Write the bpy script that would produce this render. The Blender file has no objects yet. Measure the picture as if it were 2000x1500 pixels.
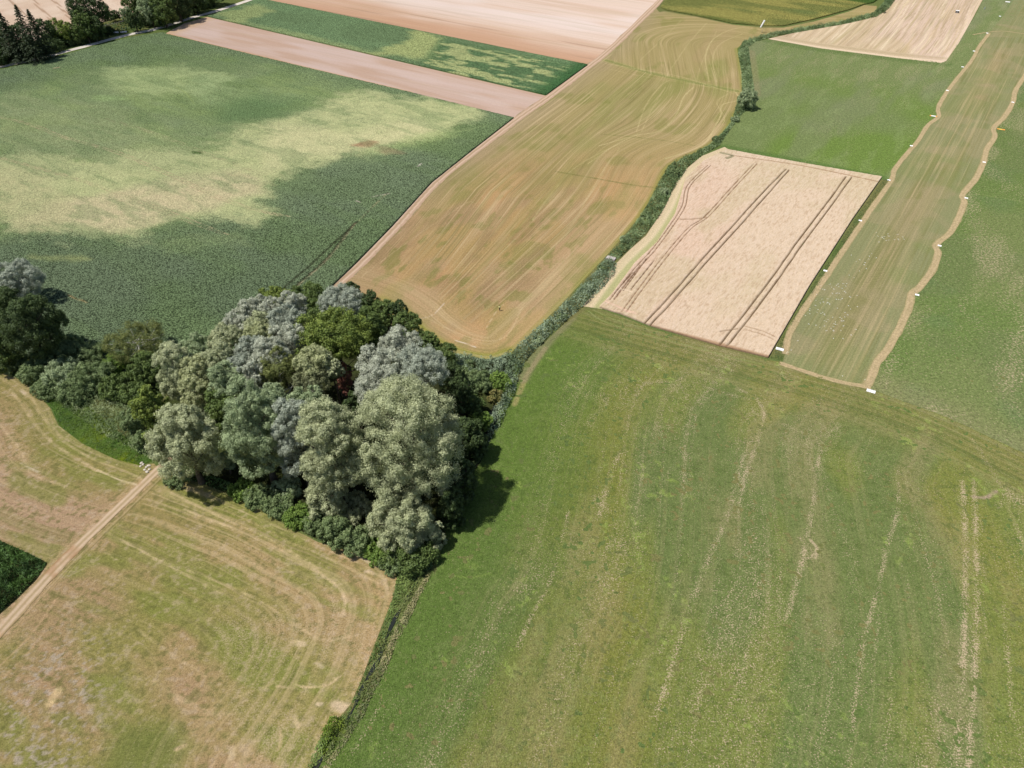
import bpy, math, random
import numpy as np
from mathutils import Vector

sc = bpy.context.scene
# ------------------------------------------------------------------ camera, light, exposure
F, PITCH, CAMH = 1412.0, math.radians(40.6), 115.0
cam_d = bpy.data.cameras.new("camera")
cam = bpy.data.objects.new("camera", cam_d)
sc.collection.objects.link(cam)
cam_d.sensor_width = 36.0
cam_d.lens = 36.0 * F / 2000.0
cam_d.clip_start = 1.0
cam_d.clip_end = 6000.0
cam.location = (0, 0, CAMH)
cam.rotation_euler = (math.pi / 2 - PITCH, 0, 0)
sc.camera = cam

SUN_EL, SHADOW_AZ = math.radians(65), math.radians(12)
w = bpy.data.worlds.new("World")
sc.world = w
w.use_nodes = True
nt = w.node_tree
nt.nodes.clear()
sky = nt.nodes.new("ShaderNodeTexSky")
sky.sky_type = 'NISHITA'
sky.sun_disc = False
sky.sun_elevation = SUN_EL
sky.sun_rotation = math.radians(-102)
sky.dust_density = 1.6
bg = nt.nodes.new("ShaderNodeBackground")
bg.inputs[1].default_value = 0.085
wo = nt.nodes.new("ShaderNodeOutputWorld")
nt.links.new(sky.outputs[0], bg.inputs[0])
nt.links.new(bg.outputs[0], wo.inputs[0])
sl = bpy.data.lights.new("sun", 'SUN')
sl.energy = 4.9
sl.angle = math.radians(0.5)
sl.color = (1.0, 0.955, 0.88)
so = bpy.data.objects.new("sun", sl)
sc.collection.objects.link(so)
so.location = (-100, 0, 200)
LD = Vector((math.cos(SHADOW_AZ) * math.cos(SUN_EL), math.sin(SHADOW_AZ) * math.cos(SUN_EL), -math.sin(SUN_EL)))
so.rotation_euler = LD.to_track_quat('-Z', 'Y').to_euler()
sc.view_settings.view_transform = 'Standard'
sc.view_settings.look = 'None'
sc.view_settings.exposure = 0.0
sc.view_settings.gamma = 1.0

KL = np.array([1.35, 1.34, 1.28])          # light reaching a flat sunlit surface (per channel)

# ------------------------------------------------------------------ helpers
col = sc.collection
rng = np.random.default_rng(7)
random.seed(5)
CP, SP = math.cos(PITCH), math.sin(PITCH)


def G(px, py, z=0.0):
    """photo pixel (2000 x 1500) -> world point on the plane at height z"""
    px = np.asarray(px, float); py = np.asarray(py, float)
    x = (px - 1000) / F; y = -(py - 750) / F
    t = (CAMH - z) / (SP - y * CP)
    return x * t, (CP + y * SP) * t


def W(pts, z=0.0):
    a = np.array(pts, float)
    x, y = G(a[:, 0], a[:, 1], z)
    return np.stack([x, y], 1)


def lin(c):
    c = np.asarray(c, float) / 255.0
    return np.where(c <= 0.04045, c / 12.92, ((c + 0.055) / 1.055) ** 2.4)


def alb(c):
    return lin(c) / KL


def hsh(ix, iy, s):
    n = (ix.astype(np.int64) * 374761393 + iy.astype(np.int64) * 668265263 + int(s) * 974634777) & 0xFFFFFFFF
    n = ((n ^ (n >> 13)) * 1274126177) & 0xFFFFFFFF
    n = n ^ (n >> 16)
    return (n & 0xFFFFFF) / float(0xFFFFFF)


def vn(x, y, s=0):
    x = np.asarray(x, float); y = np.asarray(y, float) + 0 * x
    ix = np.floor(x); iy = np.floor(y)
    fx = x - ix; fy = y - iy
    fx = fx * fx * (3 - 2 * fx); fy = fy * fy * (3 - 2 * fy)
    ix = ix.astype(np.int64); iy = iy.astype(np.int64)
    a = hsh(ix, iy, s); b = hsh(ix + 1, iy, s); c = hsh(ix, iy + 1, s); d = hsh(ix + 1, iy + 1, s)
    return (a * (1 - fx) + b * fx) * (1 - fy) + (c * (1 - fx) + d * fx) * fy


def fbm(x, y, s=0, o=4, g=0.55):
    t = 0; a = 1.0; n = 0
    for i in range(o):
        t = t + a * vn(x * 2 ** i + 17.3 * i, y * 2 ** i - 9.1 * i, s + i); n += a; a *= g
    return t / n


def ss(a, b, x):
    t = np.clip((x - a) / (b - a), 0, 1)
    return t * t * (3 - 2 * t)


def dline(X, Y, pl, closed=False):
    """distance to a world polyline"""
    d = np.full(X.shape, 1e9)
    n = len(pl)
    for i in range(n if closed else n - 1):
        a = pl[i]; b = pl[(i + 1) % n]
        ex, ey = b[0] - a[0], b[1] - a[1]
        L = ex * ex + ey * ey + 1e-9
        t = np.clip(((X - a[0]) * ex + (Y - a[1]) * ey) / L, 0, 1)
        d = np.minimum(d, np.hypot(X - a[0] - t * ex, Y - a[1] - t * ey))
    return d


def inside(X, Y, pl):
    r = np.zeros(X.shape, bool)
    n = len(pl)
    for i in range(n):
        a = pl[i]; b = pl[(i + 1) % n]
        if a[1] == b[1]:
            continue
        c = ((a[1] > Y) != (b[1] > Y)) & (X < (b[0] - a[0]) * (Y - a[1]) / (b[1] - a[1]) + a[0])
        r ^= c
    return r


def sdf(X, Y, pl):
    d = dline(X, Y, pl, True)
    return np.where(inside(X, Y, pl), -d, d)


def smoothpl(pts, n=6):
    """Catmull-Rom through points"""
    p = np.array(pts, float)
    q = np.vstack([2 * p[0] - p[1], p, 2 * p[-1] - p[-2]])
    out = []
    for i in range(1, len(q) - 2):
        for k in range(n):
            t = k / n
            out.append(0.5 * ((2 * q[i]) + (-q[i - 1] + q[i + 1]) * t + (2 * q[i - 1] - 5 * q[i] + 4 * q[i + 1] - q[i + 2]) * t * t
                              + (-q[i - 1] + 3 * q[i] - 3 * q[i + 1] + q[i + 2]) * t ** 3))
    out.append(q[-2])
    return np.array(out)


def mixc(c, c2, m):
    m = np.clip(m, 0, 1)[:, None]
    return c * (1 - m) + np.asarray(c2, float) * m


def tag(o, label=None, cat=None, group=None, kind=None):
    if label: o['label'] = label
    if cat: o['category'] = cat
    if group: o['group'] = group
    if kind: o['kind'] = kind
    return o


def mesh_obj(name, verts, faces_flat, nper, mat, parent=None, cols=None, smooth=False, flow=None):
    """faces_flat: flat index array, nper verts in each face"""
    me = bpy.data.meshes.new(name)
    nv = len(verts); nf = len(faces_flat) // nper
    me.vertices.add(nv)
    me.vertices.foreach_set("co", np.asarray(verts, np.float32).ravel())
    me.loops.add(nf * nper)
    me.loops.foreach_set("vertex_index", np.asarray(faces_flat, np.int32).ravel())
    me.polygons.add(nf)
    me.polygons.foreach_set("loop_start", np.arange(0, nf * nper, nper, dtype=np.int32))
    if smooth:
        me.polygons.foreach_set("use_smooth", np.ones(nf, bool))
    if cols is not None:
        a = me.color_attributes.new("col", 'FLOAT_COLOR', 'POINT')
        c4 = np.zeros((nv, 4), np.float32); c4[:, :cols.shape[1]] = cols
        a.data.foreach_set("color", c4.ravel())
    if flow is not None:
        a = me.attributes.new("flow", 'FLOAT_VECTOR', 'POINT')
        a.data.foreach_set("vector", np.asarray(flow, np.float32).ravel())
    me.update(calc_edges=True)
    me.validate()
    me.materials.append(mat)
    o = bpy.data.objects.new(name, me)
    col.objects.link(o)
    if parent is not None:
        o.parent = parent
    return o


def poly_obj(name, verts, faces, mat, parent=None, smooth=False):
    me = bpy.data.meshes.new(name)
    me.from_pydata([tuple(v) for v in verts], [], faces)
    me.update()
    if smooth:
        for p in me.polygons: p.use_smooth = True
    me.materials.append(mat)
    o = bpy.data.objects.new(name, me)
    col.objects.link(o)
    if parent is not None:
        o.parent = parent
    return o


def empty(name, loc, rz=0):
    o = bpy.data.objects.new(name, None)
    col.objects.link(o)
    o.location = loc
    o.rotation_euler = (0, 0, rz)
    o.empty_display_size = 0.5
    return o


# ------------------------------------------------------------------ materials
def newmat(name):
    m = bpy.data.materials.new(name)
    m.use_nodes = True
    t = m.node_tree
    t.nodes.clear()
    out = t.nodes.new("ShaderNodeOutputMaterial")
    return m, t, out


def ground_mat(name, scale=1.6, amp=0.25, bump=0.5, dist=0.2, fine=5.0, tint=0.0, plants=0.0, fleck=3.6):
    m, t, out = newmat(name)
    N = t.nodes.new; Lk = t.links.new
    at = N("ShaderNodeAttribute"); at.attribute_name = "col"
    tc = N("ShaderNodeTexCoord")
    n1 = N("ShaderNodeTexNoise"); n1.inputs["Scale"].default_value = scale; n1.inputs["Detail"].default_value = 4; n1.inputs["Roughness"].default_value = 0.75
    n2 = N("ShaderNodeTexNoise"); n2.inputs["Scale"].default_value = fine; n2.inputs["Detail"].default_value = 2
    Lk(tc.outputs["Object"], n1.inputs["Vector"]); Lk(tc.outputs["Object"], n2.inputs["Vector"])
    ad = N("ShaderNodeMath"); ad.operation = 'ADD'
    Lk(n1.outputs[0], ad.inputs[0]); Lk(n2.outputs[0], ad.inputs[1])
    mr = N("ShaderNodeMapRange"); mr.inputs["From Min"].default_value = 0.7; mr.inputs["From Max"].default_value = 1.3
    mr.inputs["To Min"].default_value = 1 - amp; mr.inputs["To Max"].default_value = 1 + amp
    Lk(ad.outputs[0], mr.inputs["Value"])
    mul = N("ShaderNodeVectorMath"); mul.operation = 'SCALE'
    Lk(at.outputs["Color"], mul.inputs[0]); Lk(mr.outputs[0], mul.inputs["Scale"])
    last = mul.outputs[0]
    # fine swaths and drill lines along the direction of work: flow = (across, along, strength)
    fl = N("ShaderNodeAttribute"); fl.attribute_name = "flow"
    sx = N("ShaderNodeSeparateXYZ"); Lk(fl.outputs["Vector"], sx.inputs[0])
    for (ka, kb, lo_, hi_, cc, amt) in ((1.15, 0.014, 0.55, 0.66, (214, 190, 146), 0.75), (2.7, 0.035, 0.55, 0.68, (206, 184, 142), 0.55), (1.7, 0.022, 0.56, 0.70, (118, 112, 64), 0.75), (0.45, 0.012, 0.54, 0.66, (136, 136, 74), 0.45)):
        m1 = N("ShaderNodeMath"); m1.operation = 'MULTIPLY'; m1.inputs[1].default_value = ka; Lk(sx.outputs[0], m1.inputs[0])
        m2 = N("ShaderNodeMath"); m2.operation = 'MULTIPLY'; m2.inputs[1].default_value = kb; Lk(sx.outputs[1], m2.inputs[0])
        cb = N("ShaderNodeCombineXYZ"); Lk(m1.outputs[0], cb.inputs[0]); Lk(m2.outputs[0], cb.inputs[1]); cb.inputs[2].default_value = ka * 3
        nn = N("ShaderNodeTexNoise"); nn.inputs["Scale"].default_value = 1.0; nn.inputs["Detail"].default_value = 1.5; Lk(cb.outputs[0], nn.inputs["Vector"])
        rr_ = N("ShaderNodeMapRange"); rr_.inputs["From Min"].default_value = lo_; rr_.inputs["From Max"].default_value = hi_; rr_.inputs["To Max"].default_value = amt
        Lk(nn.outputs[0], rr_.inputs["Value"])
        ms = N("ShaderNodeMath"); ms.operation = 'MULTIPLY'; Lk(rr_.outputs[0], ms.inputs[0]); Lk(sx.outputs[2], ms.inputs[1])
        br = N("ShaderNodeMath"); br.operation = 'MULTIPLY'; Lk(ms.outputs[0], br.inputs[0]); Lk(n1.outputs[0], br.inputs[1])
        b2 = N("ShaderNodeMath"); b2.operation = 'MULTIPLY'; b2.inputs[1].default_value = 1.8; b2.use_clamp = True; Lk(br.outputs[0], b2.inputs[0])
        mq = N("ShaderNodeMix"); mq.data_type = 'RGBA'; Lk(b2.outputs[0], mq.inputs[0]); Lk(last, mq.inputs[6]); mq.inputs[7].default_value = (*alb(cc), 1)
        last = mq.outputs[2]
    if plants:
        # separate leaf rosettes, shade in the gaps between them painted into the colour
        vo = N("ShaderNodeTexVoronoi"); vo.inputs["Scale"].default_value = plants
        Lk(tc.outputs["Object"], vo.inputs["Vector"])
        mv = N("ShaderNodeMapRange"); mv.inputs["From Min"].default_value = 0.1; mv.inputs["From Max"].default_value = 0.75
        mv.inputs["To Min"].default_value = 1.65; mv.inputs["To Max"].default_value = 0.35
        Lk(vo.outputs["Distance"], mv.inputs["Value"])
        av = N("ShaderNodeMix"); av.data_type = 'FLOAT'; av.inputs[3].default_value = 1.0
        Lk(at.outputs["Alpha"], av.inputs[0]); Lk(mv.outputs[0], av.inputs[2])
        m4 = N("ShaderNodeVectorMath"); m4.operation = 'SCALE'
        Lk(last, m4.inputs[0]); Lk(av.outputs[0], m4.inputs["Scale"])
        last = m4.outputs[0]
    if tint:
        # pale dry flecks; the alpha of the colour attribute says how thin the sward is
        n3 = N("ShaderNodeTexNoise"); n3.inputs["Scale"].default_value = fleck; n3.inputs["Detail"].default_value = 3; n3.inputs["Roughness"].default_value = 0.65
        Lk(tc.outputs["Object"], n3.inputs["Vector"])
        th = N("ShaderNodeMath"); th.operation = 'MULTIPLY_ADD'; th.inputs[1].default_value = 0.22; th.inputs[2].default_value = -0.64
        Lk(at.outputs["Alpha"], th.inputs[0])
        sm = N("ShaderNodeMath"); sm.operation = 'ADD'; Lk(n3.outputs[0], sm.inputs[0]); Lk(th.outputs[0], sm.inputs[1])
        ml = N("ShaderNodeMath"); ml.operation = 'MULTIPLY'; ml.inputs[1].default_value = 9.0; ml.use_clamp = True; Lk(sm.outputs[0], ml.inputs[0])
        m5 = N("ShaderNodeMath"); m5.operation = 'MULTIPLY'; m5.inputs[1].default_value = tint; Lk(ml.outputs[0], m5.inputs[0])
        mx = N("ShaderNodeMix"); mx.data_type = 'RGBA'
        Lk(m5.outputs[0], mx.inputs[0]); Lk(last, mx.inputs[6])
        mx.inputs[7].default_value = (*alb((205, 184, 152)), 1)
        last = mx.outputs[2]
    bs = N("ShaderNodeBsdfDiffuse"); bs.inputs["Roughness"].default_value = 0.6
    Lk(last, bs.inputs[0])
    if bump > 0:
        bp = N("ShaderNodeBump"); bp.inputs["Strength"].default_value = bump; bp.inputs["Distance"].default_value = dist
        Lk(ad.outputs[0], bp.inputs["Height"]); Lk(bp.outputs[0], bs.inputs["Normal"])
    Lk(bs.outputs[0], out.inputs[0])
    return m


def leaf_mat(name, trans=0.3, rough=0.5, gloss=0.06):
    m, t, out = newmat(name)
    N = t.nodes.new; Lk = t.links.new
    at = N("ShaderNodeAttribute"); at.attribute_name = "col"
    d = N("ShaderNodeBsdfDiffuse"); tr = N("ShaderNodeBsdfTranslucent"); gl = N("ShaderNodeBsdfGlossy")
    gl.inputs["Roughness"].default_value = rough
    gl.inputs["Color"].default_value = (0.8, 0.85, 0.9, 1)
    Lk(at.outputs["Color"], d.inputs[0]); Lk(at.outputs["Color"], tr.inputs[0])
    m1 = N("ShaderNodeMixShader"); m1.inputs[0].default_value = trans
    Lk(d.outputs[0], m1.inputs[1]); Lk(tr.outputs[0], m1.inputs[2])
    m2 = N("ShaderNodeMixShader"); m2.inputs[0].default_value = gloss
    Lk(m1.outputs[0], m2.inputs[1]); Lk(gl.outputs[0], m2.inputs[2])
    Lk(m2.outputs[0], out.inputs[0])
    return m


def plain_mat(name, rgb, rough=0.8, scale=4.0, amp=0.15, spec=0.2):
    m, t, out = newmat(name)
    N = t.nodes.new; Lk = t.links.new
    tc = N("ShaderNodeTexCoord"); n = N("ShaderNodeTexNoise"); n.inputs["Scale"].default_value = scale; n.inputs["Detail"].default_value = 4
    Lk(tc.outputs["Object"], n.inputs["Vector"])
    mr = N("ShaderNodeMapRange"); mr.inputs["From Min"].default_value = 0.3; mr.inputs["From Max"].default_value = 0.7
    mr.inputs["To Min"].default_value = 1 - amp; mr.inputs["To Max"].default_value = 1 + amp
    Lk(n.outputs[0], mr.inputs["Value"])
    mul = N("ShaderNodeVectorMath"); mul.operation = 'SCALE'
    mul.inputs[0].default_value = tuple(rgb)
    Lk(mr.outputs[0], mul.inputs["Scale"])
    b = N("ShaderNodeBsdfPrincipled"); b.inputs["Roughness"].default_value = rough
    b.inputs["Specular IOR Level"].default_value = spec
    Lk(mul.outputs[0], b.inputs["Base Color"])
    Lk(b.outputs[0], out.inputs[0])
    return m


M_SOFT = ground_mat("mown_grass", 1.8, 0.34, 0.6, 0.15, 5.0, 0.5)
M_MEADOW = ground_mat("meadow_grass", 1.7, 0.42, 0.9, 0.35, 4.2, 0.85)
M_FAR = ground_mat("far_meadow_grass", 0.9, 0.42, 0.9, 0.5, 2.2, 0.6, 0.0, 1.7)
M_BEET = ground_mat("beet_leaves", 1.5, 0.35, 0.8, 0.4, 3.0, 0.0, 2.5)  # speckle and gaps paint the small shadows of the crop as colour
M_WHEAT = ground_mat("ripe_wheat", 2.2, 0.18, 0.8, 0.3, 5.0)
M_DIRT = ground_mat("dry_soil", 0.8, 0.08, 0.3, 0.08, 3.0)
M_LEAF = leaf_mat("tree_leaves", 0.22, 0.6, 0.02)
M_WILLOW = leaf_mat("silver_willow_leaves", 0.20, 0.6, 0.02)
M_BARK = plain_mat("bark", (0.10, 0.08, 0.06), 0.9, 3.0, 0.4)
M_BIRCH = plain_mat("birch_bark", (0.55, 0.53, 0.48), 0.8, 2.0, 0.35)
M_WHITE = plain_mat("white_painted_board", (0.82, 0.82, 0.82), 0.5, 2.0, 0.04)
M_ORANGE = plain_mat("orange_painted_board", (0.75, 0.30, 0.06), 0.5, 2.0, 0.06)
M_YELLOW = plain_mat("yellow_painted_board", (0.80, 0.55, 0.10), 0.5, 2.0, 0.06)
M_STEEL = plain_mat("grey_steel", (0.3, 0.3, 0.3), 0.5, 2.0, 0.1, 0.5)
M_DARK = plain_mat("dark_panel", (0.04, 0.04, 0.045), 0.7, 2.0, 0.1)
M_STONE = plain_mat("pale_stone", (0.52, 0.47, 0.40), 0.9, 3.0, 0.2)

# ------------------------------------------------------------------ ground fields


def field(name, poly, step, ang, z, paint, mat, skirt=0.0, relief=0.0, kind='structure', label=None):
    """poly: world polygon; grid mesh turned by ang, clipped and snapped to the outline, colour per vertex from paint()"""
    c, s = math.cos(ang), math.sin(ang)
    R = np.stack([poly[:, 0] * c + poly[:, 1] * s, -poly[:, 0] * s + poly[:, 1] * c], 1)
    x0, y0 = R.min(0) - step; x1, y1 = R.max(0) + step
    nx = int((x1 - x0) / step) + 2; ny = int((y1 - y0) / step) + 2
    gx = x0 + np.arange(nx) * step; gy = y0 + np.arange(ny) * step
    cx, cy = np.meshgrid(gx[:-1] + step / 2, gy[:-1] + step / 2)
    keep = inside(cx.ravel(), cy.ravel(), R).reshape(cx.shape)
    vx, vy = np.meshgrid(gx, gy)
    cnt = np.zeros(vx.shape, int)
    cnt[:-1, :-1] += keep; cnt[1:, :-1] += keep; cnt[:-1, 1:] += keep; cnt[1:, 1:] += keep
    used = cnt > 0
    idx = -np.ones(vx.shape, int); idx[used] = np.arange(used.sum())
    X = vx[used].copy(); Y = vy[used].copy()
    edge = cnt[used] < 4
    ex, ey = X[edge], Y[edge]
    bd = np.full(ex.shape, 1e9); bx = ex.copy(); by = ey.copy()
    n = len(R)
    for i in range(n):
        a = R[i]; b = R[(i + 1) % n]
        dx, dy = b - a
        t = np.clip(((ex - a[0]) * dx + (ey - a[1]) * dy) / (dx * dx + dy * dy + 1e-9), 0, 1)
        qx = a[0] + t * dx; qy = a[1] + t * dy
        d = np.hypot(ex - qx, ey - qy)
        k = d < bd
        bd[k] = d[k]; bx[k] = qx[k]; by[k] = qy[k]
    k = bd < step * 1.6
    ex = np.where(k, bx, ex); ey = np.where(k, by, ey)
    X[edge] = ex; Y[edge] = ey
    wx = X * c - Y * s; wy = X * s + Y * c
    pr = paint(wx, wy)
    C, dz = pr[0], pr[1]
    FL = pr[2] if len(pr) > 2 else None
    Z = z + dz
    if relief:
        Z = Z + relief * (fbm(wx * 0.9, wy * 0.9, 91, 2) - 0.5)
    j, i = np.nonzero(keep)
    q = np.stack([idx[j, i], idx[j, i + 1], idx[j + 1, i + 1], idx[j + 1, i]], 1)
    V = np.stack([wx, wy, Z], 1)
    if skirt:
        # boundary edges of kept quads -> vertical sides down to the ground
        kp = np.pad(keep, 1)
        sides = []
        for (dj, di, a, b) in ((-1, 0, (0, 0), (0, 1)), (1, 0, (1, 1), (1, 0)), (0, -1, (1, 0), (0, 0)), (0, 1, (0, 1), (1, 1))):
            nb = kp[1 + dj:1 + dj + keep.shape[0], 1 + di:1 + di + keep.shape[1]]
            jj, ii = np.nonzero(keep & ~nb)
            sides.append(np.stack([idx[jj + a[0], ii + a[1]], idx[jj + b[0], ii + b[1]]], 1))
        sd = np.vstack(sides)
        u = np.unique(sd)
        low = V[u].copy(); low[:, 2] = -0.05
        mp = -np.ones(len(V), int); mp[u] = len(V) + np.arange(len(u))
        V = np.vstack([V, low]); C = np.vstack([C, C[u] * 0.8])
        if FL is not None: FL = np.vstack([FL, FL[u]])
        q = np.vstack([q, np.stack([sd[:, 1], sd[:, 0], mp[sd[:, 0]], mp[sd[:, 1]]], 1)])
    o = mesh_obj(name, V, q.ravel(), 4, mat, None, np.c_[alb(np.clip(C[:, :3], 0, 255)), C[:, 3] if C.shape[1] > 3 else np.zeros(len(C))], smooth=True, flow=FL)
    tag(o, label=label, kind=kind)
    return o


def tracks(C, X, Y, lst, z=None, dz=0.0):
    """lst: (pixel polyline, half width m, colour, strength, brokenness)"""
    for (pl, hw, c, st, br) in lst:
        p = W(pl)
        lo = p.min(0) - 3; hi = p.max(0) + 3
        k = np.nonzero((X > lo[0]) & (X < hi[0]) & (Y > lo[1]) & (Y < hi[1]))[0]
        if not len(k): continue
        x, y = X[k], Y[k]
        d = dline(x, y, smoothpl(p, 5) if len(p) > 2 else p)
        m = ss(hw * 1.25, hw * 0.5, d) * st * (1 - br + br * ss(0.35, 0.65, fbm(x * 0.5, y * 0.5, 77, 3)))
        C[k] = mixc(C[k], c, m)
        if z is not None:
            z[k] = z[k] - dz * m
    return C


def twin(pl, gap, hw, c, st, br):
    """the two wheel marks of a vehicle, gap px apart horizontally at the near end (scaled by distance)"""
    p = np.array(pl, float)
    out = []
    for s in (-0.5, 0.5):
        q = p.copy()
        sc_ = (p[:, 1] + 460) / (p[:, 1].max() + 460)
        q[:, 0] += s * gap * sc_
        out.append((q.tolist(), hw, c, st, br))
    return out


def direction(a, b):
    A = W([a, b]); v = A[1] - A[0]
    return math.atan2(v[1], v[0])


A_ROW = direction((1265, 633), (1540, 333))     # along the wheat rows and the runway
A_X = direction((325, 66), (1005, 230))         # along the strips, across the rows


def rot(X, Y, a):
    return X * math.cos(a) + Y * math.sin(a), -X * math.sin(a) + Y * math.cos(a)


# wide base sheet of grass
def paint_base(X, Y):
    n = fbm(X * 0.06, Y * 0.06, 3, 4)
    C = np.tile(np.array([104., 122., 66.]), (len(X), 1))
    C = mixc(C, (128, 126, 78), ss(0.4, 0.7, n))
    return C, np.zeros(len(X))


gx = np.concatenate([np.linspace(-3000, -260, 14), np.linspace(-250, 250, 251), np.linspace(260, 3000, 14)])
gy = np.concatenate([np.linspace(-1500, 0, 8), np.linspace(10, 420, 206), np.linspace(440, 4500, 30)])
vx, vy = np.meshgrid(gx, gy)
n_, m_ = vx.shape
ids = np.arange(n_ * m_).reshape(n_, m_)
q = np.stack([ids[:-1, :-1], ids[:-1, 1:], ids[1:, 1:], ids[1:, :-1]], -1).reshape(-1)
Cb, _ = paint_base(vx.ravel(), vy.ravel())
g_ = mesh_obj("ground", np.stack([vx.ravel(), vy.ravel(), np.zeros(vx.size) - 0.03], 1), q, 4, M_MEADOW, None, alb(Cb), True)
tag(g_, kind='structure')

# ---- outlines traced on the photo, stored as world polygons
ROAD_TL = [(-260, 190), (-100, 152), (0, 131), (100, 108), (175, 88), (250, 68), (310, 55), (370, 36), (420, 22), (470, 6), (520, -12), (620, -48)]
DITCH_R = [(1440, 95), (1448, 140), (1451, 190), (1425, 243), (1385, 285), (1310, 322), (1280, 372), (1250, 422), (1190, 493), (1110, 580), (1042, 648), (1000, 688)]
TRACK_M = [(1300, -18), (1288, 2), (1240, 50), (1190, 98), (1146, 133), (1075, 187), (1008, 234), (934, 290), (852, 355), (775, 440), (705, 512), (650, 562)]


def paint_beet(X, Y):
    s, t = rot(X, Y, A_X)
    n = fbm(s * 0.035, t * 0.06, 11, 4)
    n2 = fbm(s * 0.12, t * 0.22, 12, 4)
    n3 = fbm(X * 0.35, Y * 0.35, 13, 3)
    far = ss(150, 330, Y)
    C = np.tile(np.array([110., 127., 94.]), (len(X), 1))
    C = mixc(C, (130, 149, 108), far)
    al = np.zeros(len(X))
    nw = ss(14, -14, sdf(X, Y, NWP) + 26 * (n - 0.5))
    C = mixc(C, (150, 168, 110), nw * (0.75 + 1.0 * (n2 - 0.35)))
    al = np.maximum(al, 0.45 * nw)
    C = mixc(C, (110, 134, 80), 0.35 * ss(0.45, 0.65, fbm(s * 0.02, t * 0.03, 14, 3)))
    C = mixc(C, (124, 138, 110), 0.3 * ss(0.45, 0.65, fbm(s * 0.03 + 5, t * 0.04, 15, 3)))
    for (pl, soft, amp, st, c) in PALE:
        d = sdf(X, Y, smoothpl(W(pl + [pl[0]]), 4))
        m = ss(soft, -soft, d - (2.5 if soft >= 4 else -0.8) + amp * (n - 0.5) * 2.2 + amp * 0.9 * (n2 - 0.5) * 2 + min(5, amp) * (n3 - 0.5))
        k = np.clip(m * st * (0.95 + 0.7 * (n3 - 0.4) + 0.5 * (n2 - 0.5)), 0, 0.97)
        C = mixc(C, np.array(c) + 14, k)
        al = np.maximum(al, 0.8 * k) if c[0] > 140 else al * (1 - k)
    C = mixc(C, (108, 136, 88), 0.7 * ss(9, -9, sdf(X, Y, DKP) + 12 * (n - 0.5)))
    C = mixc(C, (120, 142, 94), 0.3 * ss(0.52, 0.66, fbm(s * 0.05, t * 0.22, 18, 5)))
    C = tracks(C, X, Y, BTR)
    return np.c_[C, al], 0.25 * (fbm(X * 0.8, Y * 0.8, 16, 2) - 0.5)


NWP = W([(-100, 480), (-100, 200), (150, 140), (420, 110), (640, 160), (900, 215), (880, 270), (600, 330), (520, 420), (250, 470), (60, 430)])
DKP = W([(430, 205), (500, 185), (590, 195), (600, 215), (520, 232), (440, 240)])
PALE = [
    ([(-60, 380), (0, 400), (60, 425), (150, 462), (250, 468), (330, 432), (420, 425), (500, 445), (520, 400), (535, 352), (610, 315), (700, 293), (800, 268), (900, 236),
      (915, 216), (860, 205), (780, 190), (700, 185), (620, 205), (560, 235), (470, 250), (400, 300), (260, 300), (120, 315), (-60, 330)], 5, 9, 0.85, (188, 190, 134)),
    ([(80, 430), (240, 455), (330, 418), (440, 395), (505, 370), (480, 345), (380, 350), (250, 375), (120, 400)], 5, 6, 0.7, (204, 188, 146)),
    ([(-60, 395), (110, 440), (130, 400), (60, 350), (-60, 340)], 5, 7, 0.6, (190, 184, 134)),
    ([(540, 250), (700, 262), (800, 240), (820, 262), (700, 292), (590, 305), (520, 335)], 5, 5, 0.6, (206, 200, 148)),
    ([(225, 135), (330, 130), (420, 150), (400, 180), (300, 190), (225, 165)], 6, 9, 0.75, (165, 178, 120)),
    ([(400, 160), (520, 180), (600, 190), (560, 215), (440, 205), (380, 190)], 6, 10, 0.5, (150, 168, 115)),
    ([(0, 200), (150, 210), (300, 260), (420, 330), (250, 350), (60, 300), (-80, 260)], 9, 16, 0.42, (165, 172, 120)),
    ([(60, 500), (160, 500), (180, 512), (60, 512)], 2, 3, 0.55, (160, 165, 100)),
    ([(330, 455), (500, 450), (480, 480), (330, 490)], 3, 5, 0.35, (150, 165, 105)),
    ([(840, 262), (940, 250), (800, 292), (700, 300)], 3, 4, 0.5, (160, 175, 112)),
    ([(700, 278), (735, 276), (730, 286), (690, 287)], 2, 3, 0.8, (168, 126, 92)),
    ([(735, 285), (775, 295), (790, 303), (750, 298)], 2, 3, 0.55, (150, 125, 95)),
    ([(180, 188), (240, 190), (250, 198), (190, 198)], 2, 3, 0.6, (150, 175, 110)),
    ([(372, 297), (395, 296), (398, 303), (376, 303)], 1, 1, 0.9, (78, 100, 50)),
]
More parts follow.
